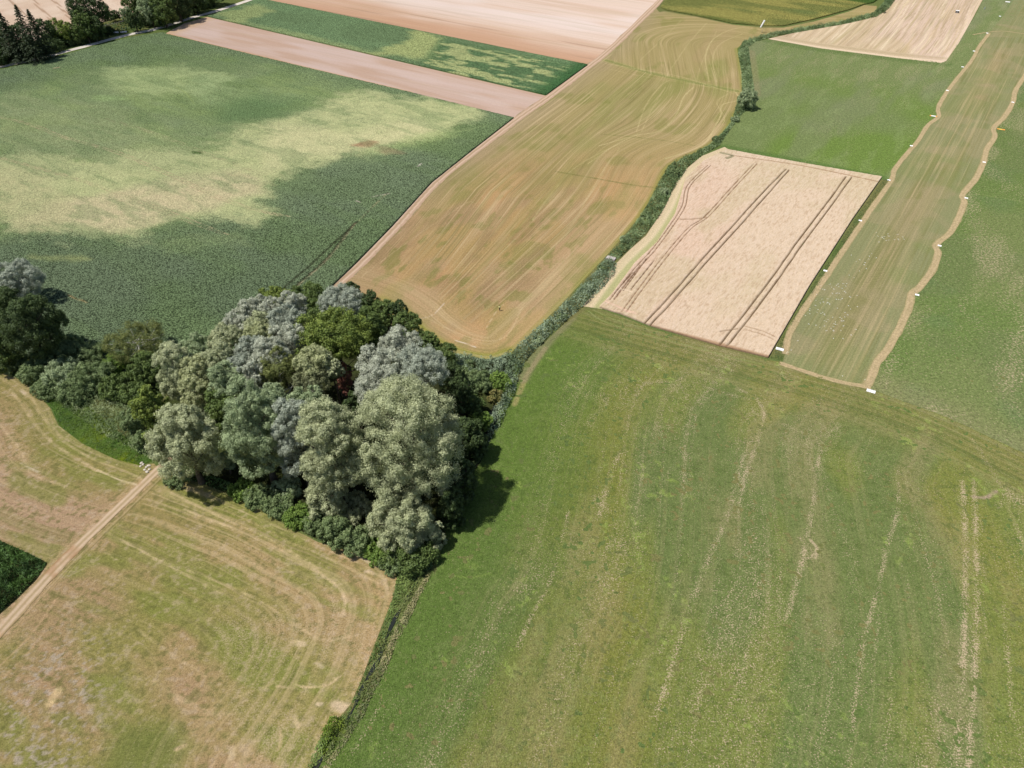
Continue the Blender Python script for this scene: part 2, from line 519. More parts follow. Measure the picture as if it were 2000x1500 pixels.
BTR = (twin([(-40, 222), (60, 245), (120, 268), (230, 300), (330, 342), (420, 385), (500, 412), (560, 425)], 14, 0.28, (205, 185, 145), 0.75, 0.6)
       + twin([(-40, 300), (60, 326), (160, 355), (280, 397), (380, 437), (440, 460)], 14, 0.28, (205, 185, 145), 0.7, 0.7)
       + twin([(200, 232), (300, 262), (420, 308), (520, 345)], 12, 0.22, (195, 180, 140), 0.55, 0.8)
       + [([(520, 597), (560, 560), (610, 517), (660, 470), (700, 434)], 0.42, (52, 54, 38), 0.8, 0.15),
          ([(538, 597), (585, 555), (640, 505), (692, 438)], 0.42, (52, 54, 38), 0.8, 0.15),
          ([(544, 594), (591, 553), (645, 503), (695, 437)], 0.35, (190, 170, 135), 0.6, 0.6),
          ([(700, 434), (740, 395), (758, 378)], 0.3, (190, 170, 130), 0.6, 0.8),
          ([(107, 135), (117, 133)], 0.5, (220, 180, 150), 0.8, 0.1),
          ([(816, 327), (823, 322)], 0.35, (235, 225, 205), 0.9, 0.1), ([(727, 387), (760, 380)], 0.4, (225, 210, 190), 0.7, 0.5),
          ([(696, 394), (704, 397)], 0.3, (225, 210, 190), 0.8, 0.2), ([(133, 578), (170, 594)], 0.3, (190, 160, 110), 0.7, 0.5),
          ([(345, 172), (365, 185), (380, 205)], 0.35, (165, 180, 110), 0.6, 0.2)])

beet_poly = W([(-260, 205), (-100, 158), (0, 138), (100, 115), (175, 95), (250, 75), (318, 64), (325, 67), (560, 124), (800, 181), (1003, 231), (926, 291), (843, 357),
               (765, 443), (695, 515), (648, 560), (560, 640), (420, 720), (300, 770), (160, 720), (20, 690), (-260, 640)])
field("sugar_beet_field", beet_poly, 0.52, A_X, 0.45, paint_beet, M_BEET, skirt=0.5)


def paint_beet2(X, Y):
    s, t = rot(X, Y, A_X)
    n = fbm(s * 0.06, t * 0.16, 21, 4)
    C = np.tile(np.array([128., 154., 108.]), (len(X), 1))
    C = mixc(C, (122, 146, 102), ss(0.4, 0.65, fbm(s * 0.02, t * 0.05, 22, 3)))
    for (pl, st) in [([(725, 107), (790, 115), (850, 122), (858, 90), (868, 75), (815, 62), (790, 80)], 0.85),
                     ([(420, 28), (500, 12), (530, 22), (460, 52), (430, 42)], 0.6),
                     ([(450, 40), (560, 60), (700, 95), (760, 112), (720, 112), (560, 72)], 0.45)]:
        d = sdf(X, Y, W(pl))
        C = mixc(C, (190, 198, 130), ss(4, -4, d + 14 * (n - 0.5)) * st)
    k = sdf(X, Y, W([(860, 78), (1130, 130), (1066, 184), (880, 150), (820, 125)]))
    C = mixc(C, (92, 124, 82), ss(3, -3, k) * 0.6)
    sp = ss(0.48, 0.58, fbm(s * 0.09, t * 0.35, 23, 4)) * ss(3, -3, k) * ss(0, 3, -k + 6 * (n - 0.5))
    C = mixc(C, (200, 205, 140), sp * 0.85)
    C = mixc(C, (82, 120, 74), ss(12, 2, dline(X, Y, W([(1150, 127), (1066, 187)]))))
    return C, 0.2 * (fbm(X * 0.8, Y * 0.8, 16, 2) - 0.5)


field("green_crop_field", W([(410, 30), (480, 8), (505, -3), (524, 1), (850, 67), (1148, 127), (1067, 186), (405, 32)]), 0.8, A_X, 0.4, paint_beet2, M_BEET, skirt=0.4)


def paint_pink(X, Y):
    s, t = rot(X, Y, A_X)
    C = np.tile(np.array([203., 176., 158.]), (len(X), 1))
    C = mixc(C, (192, 160, 135), 0.6 * ss(0.4, 0.7, fbm(s * 0.03, t * 0.3, 31, 3)))
    C = mixc(C, (212, 190, 178), 0.6 * ss(0.45, 0.7, fbm(s * 0.02, t * 0.1, 32, 3)))
    C = mixc(C, (208, 160, 108), ss(2.2, 0.3, dline(X, Y, W([(325, 67), (560, 124), (800, 181)]))) * 0.85)
    C = mixc(C, (200, 165, 120), ss(10, 0, dline(X, Y, W([(325, 67), (410, 32)]))) * 0.5)
    return C, np.zeros(len(X)), np.stack([t * 0.8, s, 0.14 + 0 * s], 1)


field("bare_stubble_strip", W([(322, 66), (360, 46), (405, 33), (1066, 187), (1008, 230)]), 0.7, A_X, 0.02, paint_pink, M_DIRT)


def paint_tan(X, Y):
    s, t = rot(X, Y, A_X)
    C = np.tile(np.array([226., 203., 184.]), (len(X), 1))
    st_ = fbm(s * 0.008, t * 0.16, 41, 4)
    C = mixc(C, (212, 182, 156), 0.5 * ss(0.45, 0.65, st_))
    e = dline(X, Y, W([(520, 0), (850, 67), (1150, 127)]))
    C = mixc(C, (194, 150, 116), ss(42, 4, e + 20 * (fbm(s * 0.02, t * 0.08, 42, 3) - 0.5)) * 0.8)
    C = mixc(C, (170, 140, 115), 0.6 * ss(0.62, 0.72, fbm(s * 0.012, t * 0.4, 43, 3)) * ss(60, 20, e))
    C = mixc(C, (96, 92, 55), ss(0.9, 0.3, e) * 0.9)
    C = mixc(C, (232, 215, 203), 0.7 * ss(0.5, 0.65, fbm(s * 0.012, t * 0.03, 44, 3)) * ss(30, 60, e))
    return C, np.zeros(len(X)), np.stack([t * 0.6, s, 0.22 + 0 * s], 1)


field("harvested_field", W([(512, -2), (522, 0), (850, 67), (1148, 126), (1190, 93), (1240, 45), (1284, 1), (1330, -50), (1420, -140), (700, -230), (450, -170), (600, -45)]), 1.0, A_X, 0.015, paint_tan, M_DIRT)


def paint_wheat_tl(X, Y):
    C = np.tile(np.array([238., 214., 188.]), (len(X), 1))
    C = mixc(C, (228, 200, 172), ss(0.4, 0.7, fbm(X * 0.05, Y * 0.05, 51, 3)))
    l = []
    for x0 in (-10, 34, 74, 120, 166, 210):
        l += twin([(x0, -30), (x0 + 72, 45), (x0 + 130, 105)], 6, 0.35, (170, 135, 105), 0.7, 0.2)
    return tracks(C, X, Y, l), np.zeros(len(X))


field("pale_wheat_field", W([(-260, 150), (-100, 112), (0, 96), (80, 78), (150, 58), (230, 36), (330, 12), (430, -10), (500, -35), (700, -130), (500, -210), (-200, -160), (-420, 0)]), 0.9, direction((0, 0), (60, 62)), 0.5,
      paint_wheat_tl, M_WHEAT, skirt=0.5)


def ribbon_poly(pl, hw_px=None, hw=None, n=5):
    p = smoothpl(W(pl), n)
    d = np.gradient(p, axis=0); d /= np.linalg.norm(d, axis=1)[:, None] + 1e-9
    nrm = np.stack([-d[:, 1], d[:, 0]], 1)
    h = np.interp(np.linspace(0, 1, len(p)), np.linspace(0, 1, len(np.atleast_1d(hw))), np.atleast_1d(hw))[:, None] if np.ndim(hw) else hw
    wa = 1 + 0.35 * (vn(np.arange(len(p)) * 0.9, np.zeros(len(p)), 31) - 0.5)[:, None]
    wb = 1 + 0.35 * (vn(np.arange(len(p)) * 0.9, np.zeros(len(p)), 32) - 0.5)[:, None]
    return np.vstack([p + nrm * h * wa, (p - nrm * h * wb)[::-1]])


def paint_road(X, Y):
    C = np.tile(np.array([238., 230., 216.]), (len(X), 1))
    d = dline(X, Y, smoothpl(W(ROAD_TL), 5))
    C = mixc(C, (205, 190, 160), ss(0.5, 0.2, d) * 0.5)
    C = mixc(C, (190, 175, 145), ss(1.5, 2.3, d) * 0.7)
    C = mixc(C, (220, 205, 185), 0.5 * ss(0.4, 0.7, fbm(X * 0.3, Y * 0.3, 61, 3)))
    return C, np.zeros(len(X))


field("gravel_road", ribbon_poly(ROAD_TL, hw=2.0), 0.5, direction((0, 131), (310, 55)), 0.03, paint_road, M_DIRT)


def paint_track(X, Y):
    C = np.tile(np.array([196., 166., 138.]), (len(X), 1))
    d = dline(X, Y, smoothpl(W(TRACK_M), 5))
    C = mixc(C, (222, 198, 172), ss(0.35, 0.1, np.abs(d - 0.85)) * 0.8)
    C = mixc(C, (158, 140, 102), ss(0.35, 0.05, d) * 0.6)
    C = mixc(C, (120, 125, 80), ss(1.6, 2.4, d) * 0.7 * ss(0.35, 0.6, fbm(X * 0.4, Y * 0.4, 62, 3)))
    return C, np.zeros(len(X))


field("farm_track", ribbon_poly(TRACK_M, hw=2.1), 0.42, direction((705, 512), (1146, 133)), 0.026, paint_track, M_DIRT)


def streak(u, v, s, per=1.6, ln=45.):
    """thin mowing lines that run along v: broad tone plus a comb of narrow lines"""
    b = vn(u / (per * 0.45), v / (ln * 0.5), s + 1)
    c = vn(u / (per * 2.6), v / (ln * 1.2), s + 2)
    w_ = u / (per * 1.5) + 0.5 * vn(u / (per * 4), v / ln, s + 3)
    line = ss(0.30, 0.12, np.abs(w_ - np.floor(w_) - 0.5)) * ss(0.35, 0.7, vn(np.floor(w_) * 7.3, v / (ln * 0.45), s + 4))
    return 0.34 * b + 0.30 * c + 0.10 + 0.24 * line


def paint_mid(X, Y):
    tl = W(TRACK_M); dr = smoothpl(W(DITCH_R), 4)
    bot = smoothpl(W([(1000, 688), (955, 700), (900, 690), (858, 672), (815, 640), (790, 615), (740, 585), (655, 556)]), 4)
    mid = smoothpl(W([(1185, 118), (1260, 140), (1350, 160), (1440, 178)]), 4)
    s, t = rot(X, Y, direction((705, 512), (1146, 133)))
    dL = dline(X, Y, tl); dR = dline(X, Y, dr); dB = dline(X, Y, bot); dM = dline(X, Y, mid)
    north = inside(X, Y, W([(1185, 118), (1260, 140), (1350, 160), (1445, 178), (1470, 60), (1300, 0), (1290, 0)]))
    wv = 2.2 * (vn(s / 70, t / 60, 71) - 0.5)
    frac = dL / (dL + dR + 1e-6)
    u = np.where(dR < dL * 0.8, dR + 40, 0) * 0
    # lines follow the left track on the left, the stream on the right, and wrap round the near end
    k = ss(0.35, 0.7, frac)
    u = dL * (1 - k) + (70 - dR) * k + wv
    head = ss(16, 9, np.minimum(dB, dR * 1.1) + 2 * (vn(s / 20, t / 20, 79) - 0.5))
    hu = np.minimum(dB, dR)
    un = np.where(north, dR + 0.25 * dL, u)
    st1 = streak(un, s, 72, 1.15, 110); st2 = streak(hu + 200, s, 75, 1.1, 40)
    S = st1 * (1 - head) + st2 * head
    near = ss(300, 190, Y)
    big = fbm(s * 0.012, t * 0.03, 73, 4)
    C = np.tile(np.array([156., 149., 98.]), (len(X), 1))
    C = mixc(C, (190, 152, 106), near * (0.95 + 0.6 * (big - 0.4)) + 0.28)
    C = mixc(C, (140, 142, 80), (0.55 - 0.3 * near) * ss(0.50, 0.68, fbm(s * 0.018 + 3, t * 0.05, 74, 3)))
    C = mixc(C, (178, 150, 116), 0.6 * ss(0.5, 0.66, fbm(s * 0.03 + 9, t * 0.07, 78, 3)) * (0.4 + 0.6 * near))
    C = mixc(C, (166, 148, 120), 0.5 * ss(18, 0, dL) * (1 - near * 0.2))
    C = mixc(C, (126, 130, 66), 0.4 * ss(0.60, 0.72, fbm(s * 0.05, t * 0.09, 80, 3)))
    C = mixc(C, (196, 176, 132), 0.22 * ss(0.50, 0.78, S))
    C = mixc(C, (140, 126, 82), 0.3 * ss(0.46, 0.26, S))
    C = mixc(C, (150, 124, 90), 0.45 * near * ss(0.50, 0.68, fbm(s * 0.05 + 8, t * 0.12, 85, 4)))
    C = mixc(C, (124, 126, 66), 0.5 * near * ss(0.58, 0.72, fbm(s * 0.12 + 8, t * 0.3, 86, 4)))
    C = mixc(C, (206, 180, 136), head * 0.3 * near)
    C = mixc(C, (132, 138, 62), ss(2.2, 0.4, dR) * 0.6)
    C = mixc(C, (128, 140, 48), ss(3.2, 0.8, dB) * 0.75 * ss(700, 820, 1000 + F * X / (Y * CP + CAMH * SP)))
    # cross strip between both parts and the fan of curved passes
    C = mixc(C, (165, 160, 100), ss(4, 1, dM) * 0.6)
    C = mixc(C, (105, 118, 60), ss(0.7, 0.2, np.abs(dM - 0.6)) * 0.5)
    LT = (200, 184, 132)
    lst = [([(1243, 257), (1262, 205), (1290, 168), (1305, 158)], .5, LT, .75, .3), ([(1253, 257), (1275, 210), (1300, 170)], .4, LT, .6, .3),
           ([(1170, 285), (1240, 265), (1290, 255), (1320, 225), (1335, 190), (1355, 170)], .5, LT, .8, .2), ([(1040, 430), (1075, 380), (1120, 330), (1180, 295), (1250, 265)], .45, LT, .6, .3),
           ([(1148, 320), (1200, 285), (1245, 262)], .4, LT, .7, .3), ([(1100, 470), (1140, 400), (1180, 330), (1210, 290)], .4, LT, .5, .5),
           ([(1385, 160), (1378, 110), (1395, 75), (1440, 55), (1490, 58)], .6, LT, .7, .3), ([(1400, 160), (1392, 115), (1408, 85), (1450, 66)], .5, LT, .65, .3),
           ([(1300, 150), (1345, 85), (1380, 45)], .4, LT, .6, .4), ([(1250, 118), (1300, 70), (1330, 40)], .4, LT, .6, .4), ([(1360, 160), (1372, 120), (1400, 60)], .35, LT, .5, .4),
           ([(1437, 180), (1442, 195), (1410, 205), (1408, 225), (1395, 250), (1370, 285), (1300, 310)], .55, LT, .8, .2),
           ([(1425, 182), (1400, 200), (1415, 235), (1380, 275)], .4, LT, .6, .3),
           ([(1175, 262), (1240, 268), (1300, 275), (1360, 285)], .5, (108, 112, 58), .6, .4), ([(1085, 335), (1160, 348), (1240, 362), (1300, 368)], .9, (112, 112, 60), .55, .5),
           ([(815, 625), (845, 615), (868, 592)], .22, (230, 210, 190), .8, .3), ([(890, 665), (930, 678)], .28, (235, 220, 200), .9, .2),
           ([(830, 618), (870, 640), (940, 665), (990, 655), (1020, 600)], .35, (212, 188, 145), .6, .4),
           ([(950, 640), (975, 600), (985, 595)], .2, (215, 190, 150), .7, .2), ([(700, 545), (800, 470), (905, 400), (925, 395)], .3, (205, 182, 140), .5, .4),
           ([(1183, 124), (1240, 134), (1330, 150), (1430, 182)], .5, LT, .7, .3), ([(1190, 135), (1260, 150), (1400, 172)], .4, LT, .5, .4)]
    lst = [(a_, b_ * 0.62, c_, d_, e_) for (a_, b_, c_, d_, e_) in lst]
    C = tracks(C, X, Y, lst)
    U = np.where(head > 0.5, hu + 200, un); Vv_ = s + 0.6 * t
    return C, np.zeros(len(X)), np.stack([U, Vv_, 0.26 + 0.4 * ss(0.35, 0.65, fbm(s * 0.02, t * 0.03, 84, 3))], 1)


mid_poly = W([(1288, 24), (1296, 22), (1360, 33), (1430, 48), (1490, 54), (1530, 54), (1590, 42), (1660, 22), (1688, 10), (1713, 12), (1710, 24), (1640, 43), (1560, 56), (1500, 67), (1455, 80)] + DITCH_R +
             [(980, 697), (955, 702), (900, 694), (850, 680), (800, 660), (740, 620), (660, 580), (648, 562), (703, 517), (773, 445), (850, 358), (932, 293), (1006, 237), (1073, 190), (1144, 136), (1186, 103), (1236, 55), (1278, 12)])
field("mown_hay_meadow", mid_poly, 0.36, direction((705, 512), (1146, 133)), 0.012, paint_mid, M_SOFT, relief=0.05)


def paint_top(X, Y):
    s, t = rot(X, Y, A_X)
    C = np.tile(np.array([132., 136., 76.]), (len(X), 1))
    C = mixc(C, (172, 164, 92), 0.8 * ss(0.42, 0.62, fbm(s * 0.02, t * 0.06, 81, 3)))
    C = mixc(C, (112, 128, 74), 0.8 * ss(0.55, 0.68, fbm(s * 0.015 + 4, t * 0.03, 82, 3)))
    e = dline(X, Y, W([(1290, 22), (1360, 33), (1490, 53), (1600, 37), (1690, 10)]))
    C = mixc(C, (98, 112, 58), ss(7, 1, e + 4 * (fbm(X * .1, Y * .1, 83, 3) - .5)) * 0.7 * ss(1500, 1450, 1000 + F * X / (Y * CP + CAMH * SP)))
    C = mixc(C, (86, 112, 54), ss(-2, 3, sdf(X, Y, W([(1200, 200), (1200, -60), (1600, -6), (1690, 8), (1720, 200)]))))
    return C, 0.1 * (fbm(X * 0.5, Y * 0.5, 16, 2) - 0.5)


field("yellowing_crop_field", W([(1290, 15), (1300, 20), (1360, 31), (1430, 46), (1490, 51), (1530, 51), (1590, 38), (1660, 19), (1688, 9), (1705, 6), (1725, -8), (1750, -120), (1430, -140), (1310, -12)]), 0.9, A_X, 0.5, paint_top, M_BEET, skirt=0.5)


def paint_stub(X, Y):
    s, t = rot(X, Y, A_ROW)
    right = smoothpl(W([(1925, -20), (1900, 30), (1870, 85), (1846, 121)]), 4); low = W([(1500, 76), (1600, 93), (1750, 112), (1846, 121)])
    dR = dline(X, Y, right); dLo = dline(X, Y, low)
    head = ss(12, 6, dLo)
    S = streak(dR + 3 * vn(s / 40, t / 40, 92), s, 93, 1.5, 80) * (1 - head) + streak(dLo + 90, s, 94, 1.6, 80) * head
    C = np.tile(np.array([206., 184., 152.]), (len(X), 1))
    C = mixc(C, (214, 188, 168), 0.7 * ss(0.45, 0.6, fbm(s * 0.01, t * 0.03, 95, 3)))
    C = mixc(C, (232, 214, 180), 0.7 * ss(0.50, 0.70, S))
    C = mixc(C, (180, 158, 124), 0.6 * ss(0.46, 0.30, S))
    C = mixc(C, (238, 216, 186), ss(3, 0.5, np.minimum(dR, dLo)) * 0.5)
    return C, np.zeros(len(X)), np.stack([np.where(head > .5, dLo + 90, dR), s, 0.55 + 0 * s], 1)


field("stubble_field", W([(1500, 76), (1560, 62), (1640, 49), (1712, 32), (1738, 8), (1765, -40), (1800, -120), (2020, -120), (1935, -30), (1903, 30), (1872, 85), (1848, 119), (1838, 123), (1750, 113), (1600, 94)]), 0.75, A_ROW, 0.02, paint_stub, M_SOFT)


def paint_green(X, Y):
    s, t = rot(X, Y, A_ROW)
    px = 1000 + F * X / (Y * CP + CAMH * SP); py = 750 - F * (Y * SP - CAMH * CP) / (Y * CP + CAMH * SP)
    C = np.tile(np.array([122., 137., 84.]), (len(X), 1))
    low = ss(60, 10, sdf(X, Y, W([(1415, 285), (1723, 345), (1790, 250), (1560, 200), (1440, 200)])))
    C = mixc(C, (114, 138, 66), 0.85 * ss(0.36, 0.6, fbm(s * 0.02, t * 0.02, 101, 3)) * low)
    C = mixc(C, (134, 138, 106), 0.45 * ss(0.46, 0.64, fbm(s * 0.015, t * 0.08, 102, 4)))
    C = mixc(C, (144, 158, 104), 0.3 * ss(0.58, 0.7, fbm(s * 0.08, t * 0.3, 103, 3)))
    C = mixc(C, (90, 118, 60), 0.6 * ss(3.5, 1, dline(X, Y, W([(1723, 347), (1600, 322), (1415, 287)]))))
    C = mixc(C, (92, 116, 62), 0.5 * ss(6, 1, dline(X, Y, W([(1500, 80), (1600, 98), (1750, 116), (1846, 125)]))))
    C = mixc(C, (150, 140, 104), 0.5 * ss(2.5, 1, dline(X, Y, W([(1468, 100), (1475, 150), (1478, 185)]))) )
    return np.c_[C, 0.35 * (1 - low) + 0.3 * ss(0.45, 0.7, fbm(s * 0.05, t * 0.2, 105, 4))], np.zeros(len(X))


field("green_meadow", W([(1452, 88), (1470, 82), (1500, 77), (1600, 94), (1750, 113), (1847, 121), (1905, 30), (1935, -30), (2000, -120), (2200, -120), (1935, 65), (1880, 140), (1830, 225), (1780, 290), (1735, 352), (1715, 350), (1560, 318), (1412, 290), (1400, 270), (1452, 210)]),
      0.6, A_ROW, 0.008, paint_green, M_FAR, relief=0.08)

# ---- ripe wheat
TL = (112, 92, 66)


def paint_wheat(X, Y):
    s, t = rot(X, Y, A_ROW)
    C = np.tile(np.array([223., 200., 170.]), (len(X), 1))
    C = mixc(C, (226, 194, 168), 0.6 * ss(25, 8, dline(X, Y, W([(1170, 600), (1250, 520), (1330, 430), (1345, 350)]))))
    C = mixc(C, (208, 190, 152), 0.6 * ss(0.5, 0.66, fbm(s * 0.03, t * 0.06, 111, 3)))
    fl = fbm(t * 3.0, s * 0.55, 112, 2)
    C = mixc(C, (186, 156, 126), 0.45 * ss(0.58, 0.78, fl))
    C = mixc(C, (234, 212, 188), 0.4 * ss(0.46, 0.28, fl))
    z = 0.12 * (fbm(s * 0.7, t * 1.4, 113, 2) - 0.5)
    l = []
    for a in ([(1258, 634), (1300, 590), (1370, 510), (1420, 455), (1490, 378), (1535, 332)], [(1270, 637), (1312, 592), (1382, 512), (1432, 457), (1500, 380), (1541, 334)]):
        l.append((a, 0.23, TL, 0.95, 0.15))
    for a in ([(1404, 678), (1430, 645), (1500, 555), (1560, 470), (1610, 405), (1652, 347)], [(1417, 681), (1444, 648), (1512, 558), (1572, 472), (1622, 405), (1663, 348)]):
        l.append((a, 0.23, TL, 0.95, 0.15))
    C = tracks(C, X, Y, l, z, 0.6)
    th = (150, 118, 88)
    l = twin([(1218, 612), (1245, 575), (1290, 515), (1345, 450), (1380, 425), (1430, 370), (1475, 322)], 9, 0.18, (130, 100, 72), 0.85, 0.35)
    l += twin([(1330, 431), (1360, 430), (1380, 427)], 1, 0.25, th, 0.7, 0.3)
    l += twin([(1195, 588), (1240, 530), (1275, 492), (1310, 445), (1335, 405), (1345, 365), (1385, 325)], 8, 0.17, (128, 100, 74), 0.9, 0.25)
    l += [([(1217, 570), (1250, 525), (1262, 508)], .18, (100, 76, 54), .9, .3), ([(1232, 568), (1262, 530), (1277, 512)], .18, (100, 76, 54), .9, .3),
          ([(1200, 575), (1235, 535)], .18, (100, 76, 54), .8, .3), ([(1205, 578), (1250, 520)], .22, (120, 92, 70), .6, .4),
          ([(1180, 590), (1215, 605), (1240, 615)], .5, (240, 205, 180), .7, .4), ([(1210, 565), (1232, 572)], .3, (240, 220, 190), .8, .2),
          ([(1190, 608), (1240, 612)], .4, (240, 205, 180), .6, .5)]
    l += twin([(1425, 305), (1480, 313), (1560, 325), (1640, 341), (1718, 358)], 4, 0.22, (165, 130, 98), 0.8, 0.2)
    l += [([(1455, 640), (1490, 650), (1512, 660)], .22, (150, 118, 88), .7, .3), ([(1457, 647), (1490, 657), (1510, 666)], .22, (150, 118, 88), .6, .3),
          ([(1406, 650), (1440, 645)], .25, (120, 95, 70), .7, .3), ([(1405, 300), (1430, 306), (1420, 311)], .8, (130, 130, 96), .8, .4)]
    C = tracks(C, X, Y, l, z, 0.3)
    C = mixc(C, (170, 130, 96), ss(1.1, 0.2, dline(X, Y, W([(1270, 640), (1500, 700)]))) * 0.6)
    return C, z


wheat_poly = W([(1418, 293), (1470, 303), (1600, 326), (1722, 347), (1665, 428), (1580, 560), (1500, 699), (1405, 676), (1270, 637), (1215, 615), (1170, 601), (1196, 575), (1240, 515), (1282, 476), (1318, 420), (1330, 380), (1338, 350), (1375, 315)])
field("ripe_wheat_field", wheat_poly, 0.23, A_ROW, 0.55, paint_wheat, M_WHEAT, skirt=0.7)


def paint_strip(X, Y):
    s, t = rot(X, Y, A_ROW)
    e = dline(X, Y, smoothpl(W([(1140, 598), (1205, 515), (1262, 460), (1302, 400), (1335, 335), (1415, 288)]), 4))
    C = np.tile(np.array([206., 190., 150.]), (len(X), 1))
    C = mixc(C, (176, 176, 122), 0.8 * ss(1.8, 0.8, np.abs(e - 3.6)))
    C = mixc(C, (190, 182, 132), 0.5 * ss(0.5, 0.7, streak(e, s, 121, 0.9, 20)))
    C = mixc(C, (214, 192, 158), 0.6 * ss(1.6, 0.4, e))
    C = mixc(C, (228, 206, 172), 0.6 * ss(1.2, 0.2, np.abs(e - 2.1)))
    return C, np.zeros(len(X))


field("mown_strip", W([(1138, 598), (1170, 560), (1203, 515), (1232, 486), (1262, 460), (1285, 425), (1302, 398), (1318, 360), (1337, 333), (1370, 305), (1415, 287), (1430, 296), (1378, 322), (1345, 355), (1336, 395), (1325, 425), (1285, 482), (1243, 520), (1200, 580), (1176, 604)]),
      0.4, A_ROW, 0.02, paint_strip, M_SOFT)

# ---- runway
RW_L = [(1533, 692), (1541, 655), (1560, 620), (1590, 575), (1622, 527), (1660, 470), (1697, 415), (1722, 380), (1742, 350), (1748, 330), (1770, 302), (1793, 275), (1812, 245), (1833, 228), (1832, 212), (1843, 190), (1862, 163), (1886, 133), (1900, 115), (1912, 92), (1932, 65)]
RW_R = [(1690, 757), (1702, 738), (1712, 710), (1735, 680), (1757, 640), (1775, 600), (1780, 575), (1797, 560), (1822, 525), (1832, 495), (1828, 478), (1855, 455), (1872, 425), (1883, 395), (1880, 380), (1905, 350), (1920, 320), (1928, 290), (1943, 268), (1941, 250), (1962, 228), (1978, 200), (1983, 178), (2000, 150), (2020, 115), (2050, 70)]
RW_B = [(1522, 709), (1560, 722), (1610, 738), (1650, 748), (1700, 757)]


def paint_runway(X, Y):
    s, t = rot(X, Y, direction((1600, 720), (1960, 80)))
    C = np.tile(np.array([138., 139., 97.]), (len(X), 1))
    c = dline(X, Y, W([(1620, 700), (1965, 90)]))
    ax = fbm(s * 0.02, t * 0.08, 131, 3)
    C = mixc(C, (164, 146, 106), ss(9, 1, c + 6 * (ax - 0.5)) * 0.75 * ss(0.3, 0.6, ax))
    S = streak(t, s, 132, 0.9, 60)
    C = mixc(C, (178, 166, 118), 0.35 * ss(0.55, 0.75, S) * ss(13, 6, c))
    C = mixc(C, (124, 124, 76), 0.6 * ss(0.45, 0.28, S))
    C = mixc(C, (158, 146, 110), 0.5 * ss(0.52, 0.64, fbm(X * 0.08, Y * 0.08, 133, 3)))
    C = mixc(C, (126, 136, 82), 0.35 * ss(0.55, 0.68, fbm(X * 0.06 + 4, Y * 0.06, 134, 3)))
    return C, np.zeros(len(X)), np.stack([t, s, 0.14 + 0.2 * ss(13, 5, c)], 1)


run_poly = W(RW_L + [(1945, 63), (1985, 62), (2060, 66), (2200, 70), (2200, 30)] + [(2050, 70)] + RW_R[::-1][1:] + [(1650, 748), (1560, 722)])
field("runway", W(RW_L + [(1960, 30), (2060, -120), (2250, -120)] + RW_R[::-1] + [(1650, 748), (1560, 722), (1528, 708)]), 0.42, direction((1600, 720), (1960, 80)), 0.014, paint_runway, M_SOFT, relief=0.04)


def track_paint(pl, base=(182, 162, 122), hw=1.2):
    c0 = smoothpl(W(pl), 5)

    def f(X, Y):
        C = np.tile(np.array(base, float), (len(X), 1))
        d = dline(X, Y, c0)
        C = mixc(C, (198, 176, 138), 0.6 * ss(0.5, 0.1, np.abs(d - 0.5)))
        C = mixc(C, (154, 146, 100), 0.85 * ss(hw * 0.6, hw, d + 0.5 * (fbm(X * 0.8, Y * 0.8, 142, 3) - 0.5)))
        C = mixc(C, (160, 148, 106), 0.35 * ss(0.45, 0.7, fbm(X * 0.9, Y * 0.9, 141, 3)))
        return C, np.zeros(len(X))
    return f


for pl, hw, nm in ((RW_L, 0.95, "mown_path"), (RW_R, 1.1, "mown_path"), (RW_B, 0.8, "mown_path"), ([(1900, 68), (1930, 63), (1960, 61), (2000, 66), (2060, 72)], 0.5, "mown_path")):
    field(nm, ribbon_poly(pl, hw=hw, n=5), 0.3, A_ROW, 0.055 + 0.004 * (pl is RW_B), track_paint(pl, hw=hw), M_SOFT)


def paint_right(X, Y):
    s, t = rot(X, Y, A_ROW)
    C = np.tile(np.array([112., 127., 76.]), (len(X), 1))
    C = mixc(C, (108, 132, 66), 0.45 * ss(0.45, 0.62, fbm(X * 0.03, Y * 0.03, 151, 3)))
    C = mixc(C, (136, 138, 94), 0.35 * ss(0.45, 0.7, fbm(s * 0.03, t * 0.06, 152, 4)))
    C = mixc(C, (104, 126, 80), 0.4 * ss(0.56, 0.68, fbm(X * 0.05 + 9, Y * 0.05, 153, 3)))
    e = dline(X, Y, W([(1700, 765), (1850, 820), (2010, 900)]))
    C = mixc(C, (140, 138, 96), ss(14, 3, e) * 0.6)
    C = tracks(C, X, Y, [([(1905, 378), (2010, 396)], .3, (140, 155, 90), .6, .2), ([(1990, 590), (2010, 612)], 1.2, (160, 145, 115), .5, .6)])
    return np.c_[C, 0.25 + 0.45 * ss(0.45, 0.7, fbm(s * 0.04, t * 0.08, 155, 4))], np.zeros(len(X))


field("right_meadow", W(RW_R[::-1] + [(1705, 762), (1850, 815), (2010, 890), (2300, 1020), (2400, 600), (2300, 200), (2300, -60), (2120, -60)]), 0.48, A_ROW, 0.006, paint_right, M_FAR, relief=0.1)

# ---- the large clover meadow in front
BIG = [(1143, 606), (1170, 604), (1215, 619), (1270, 641), (1405, 680), (1500, 703), (1528, 707), (1560, 722), (1650, 748), (1700, 760), (1850, 815), (2010, 890), (2300, 1020)]


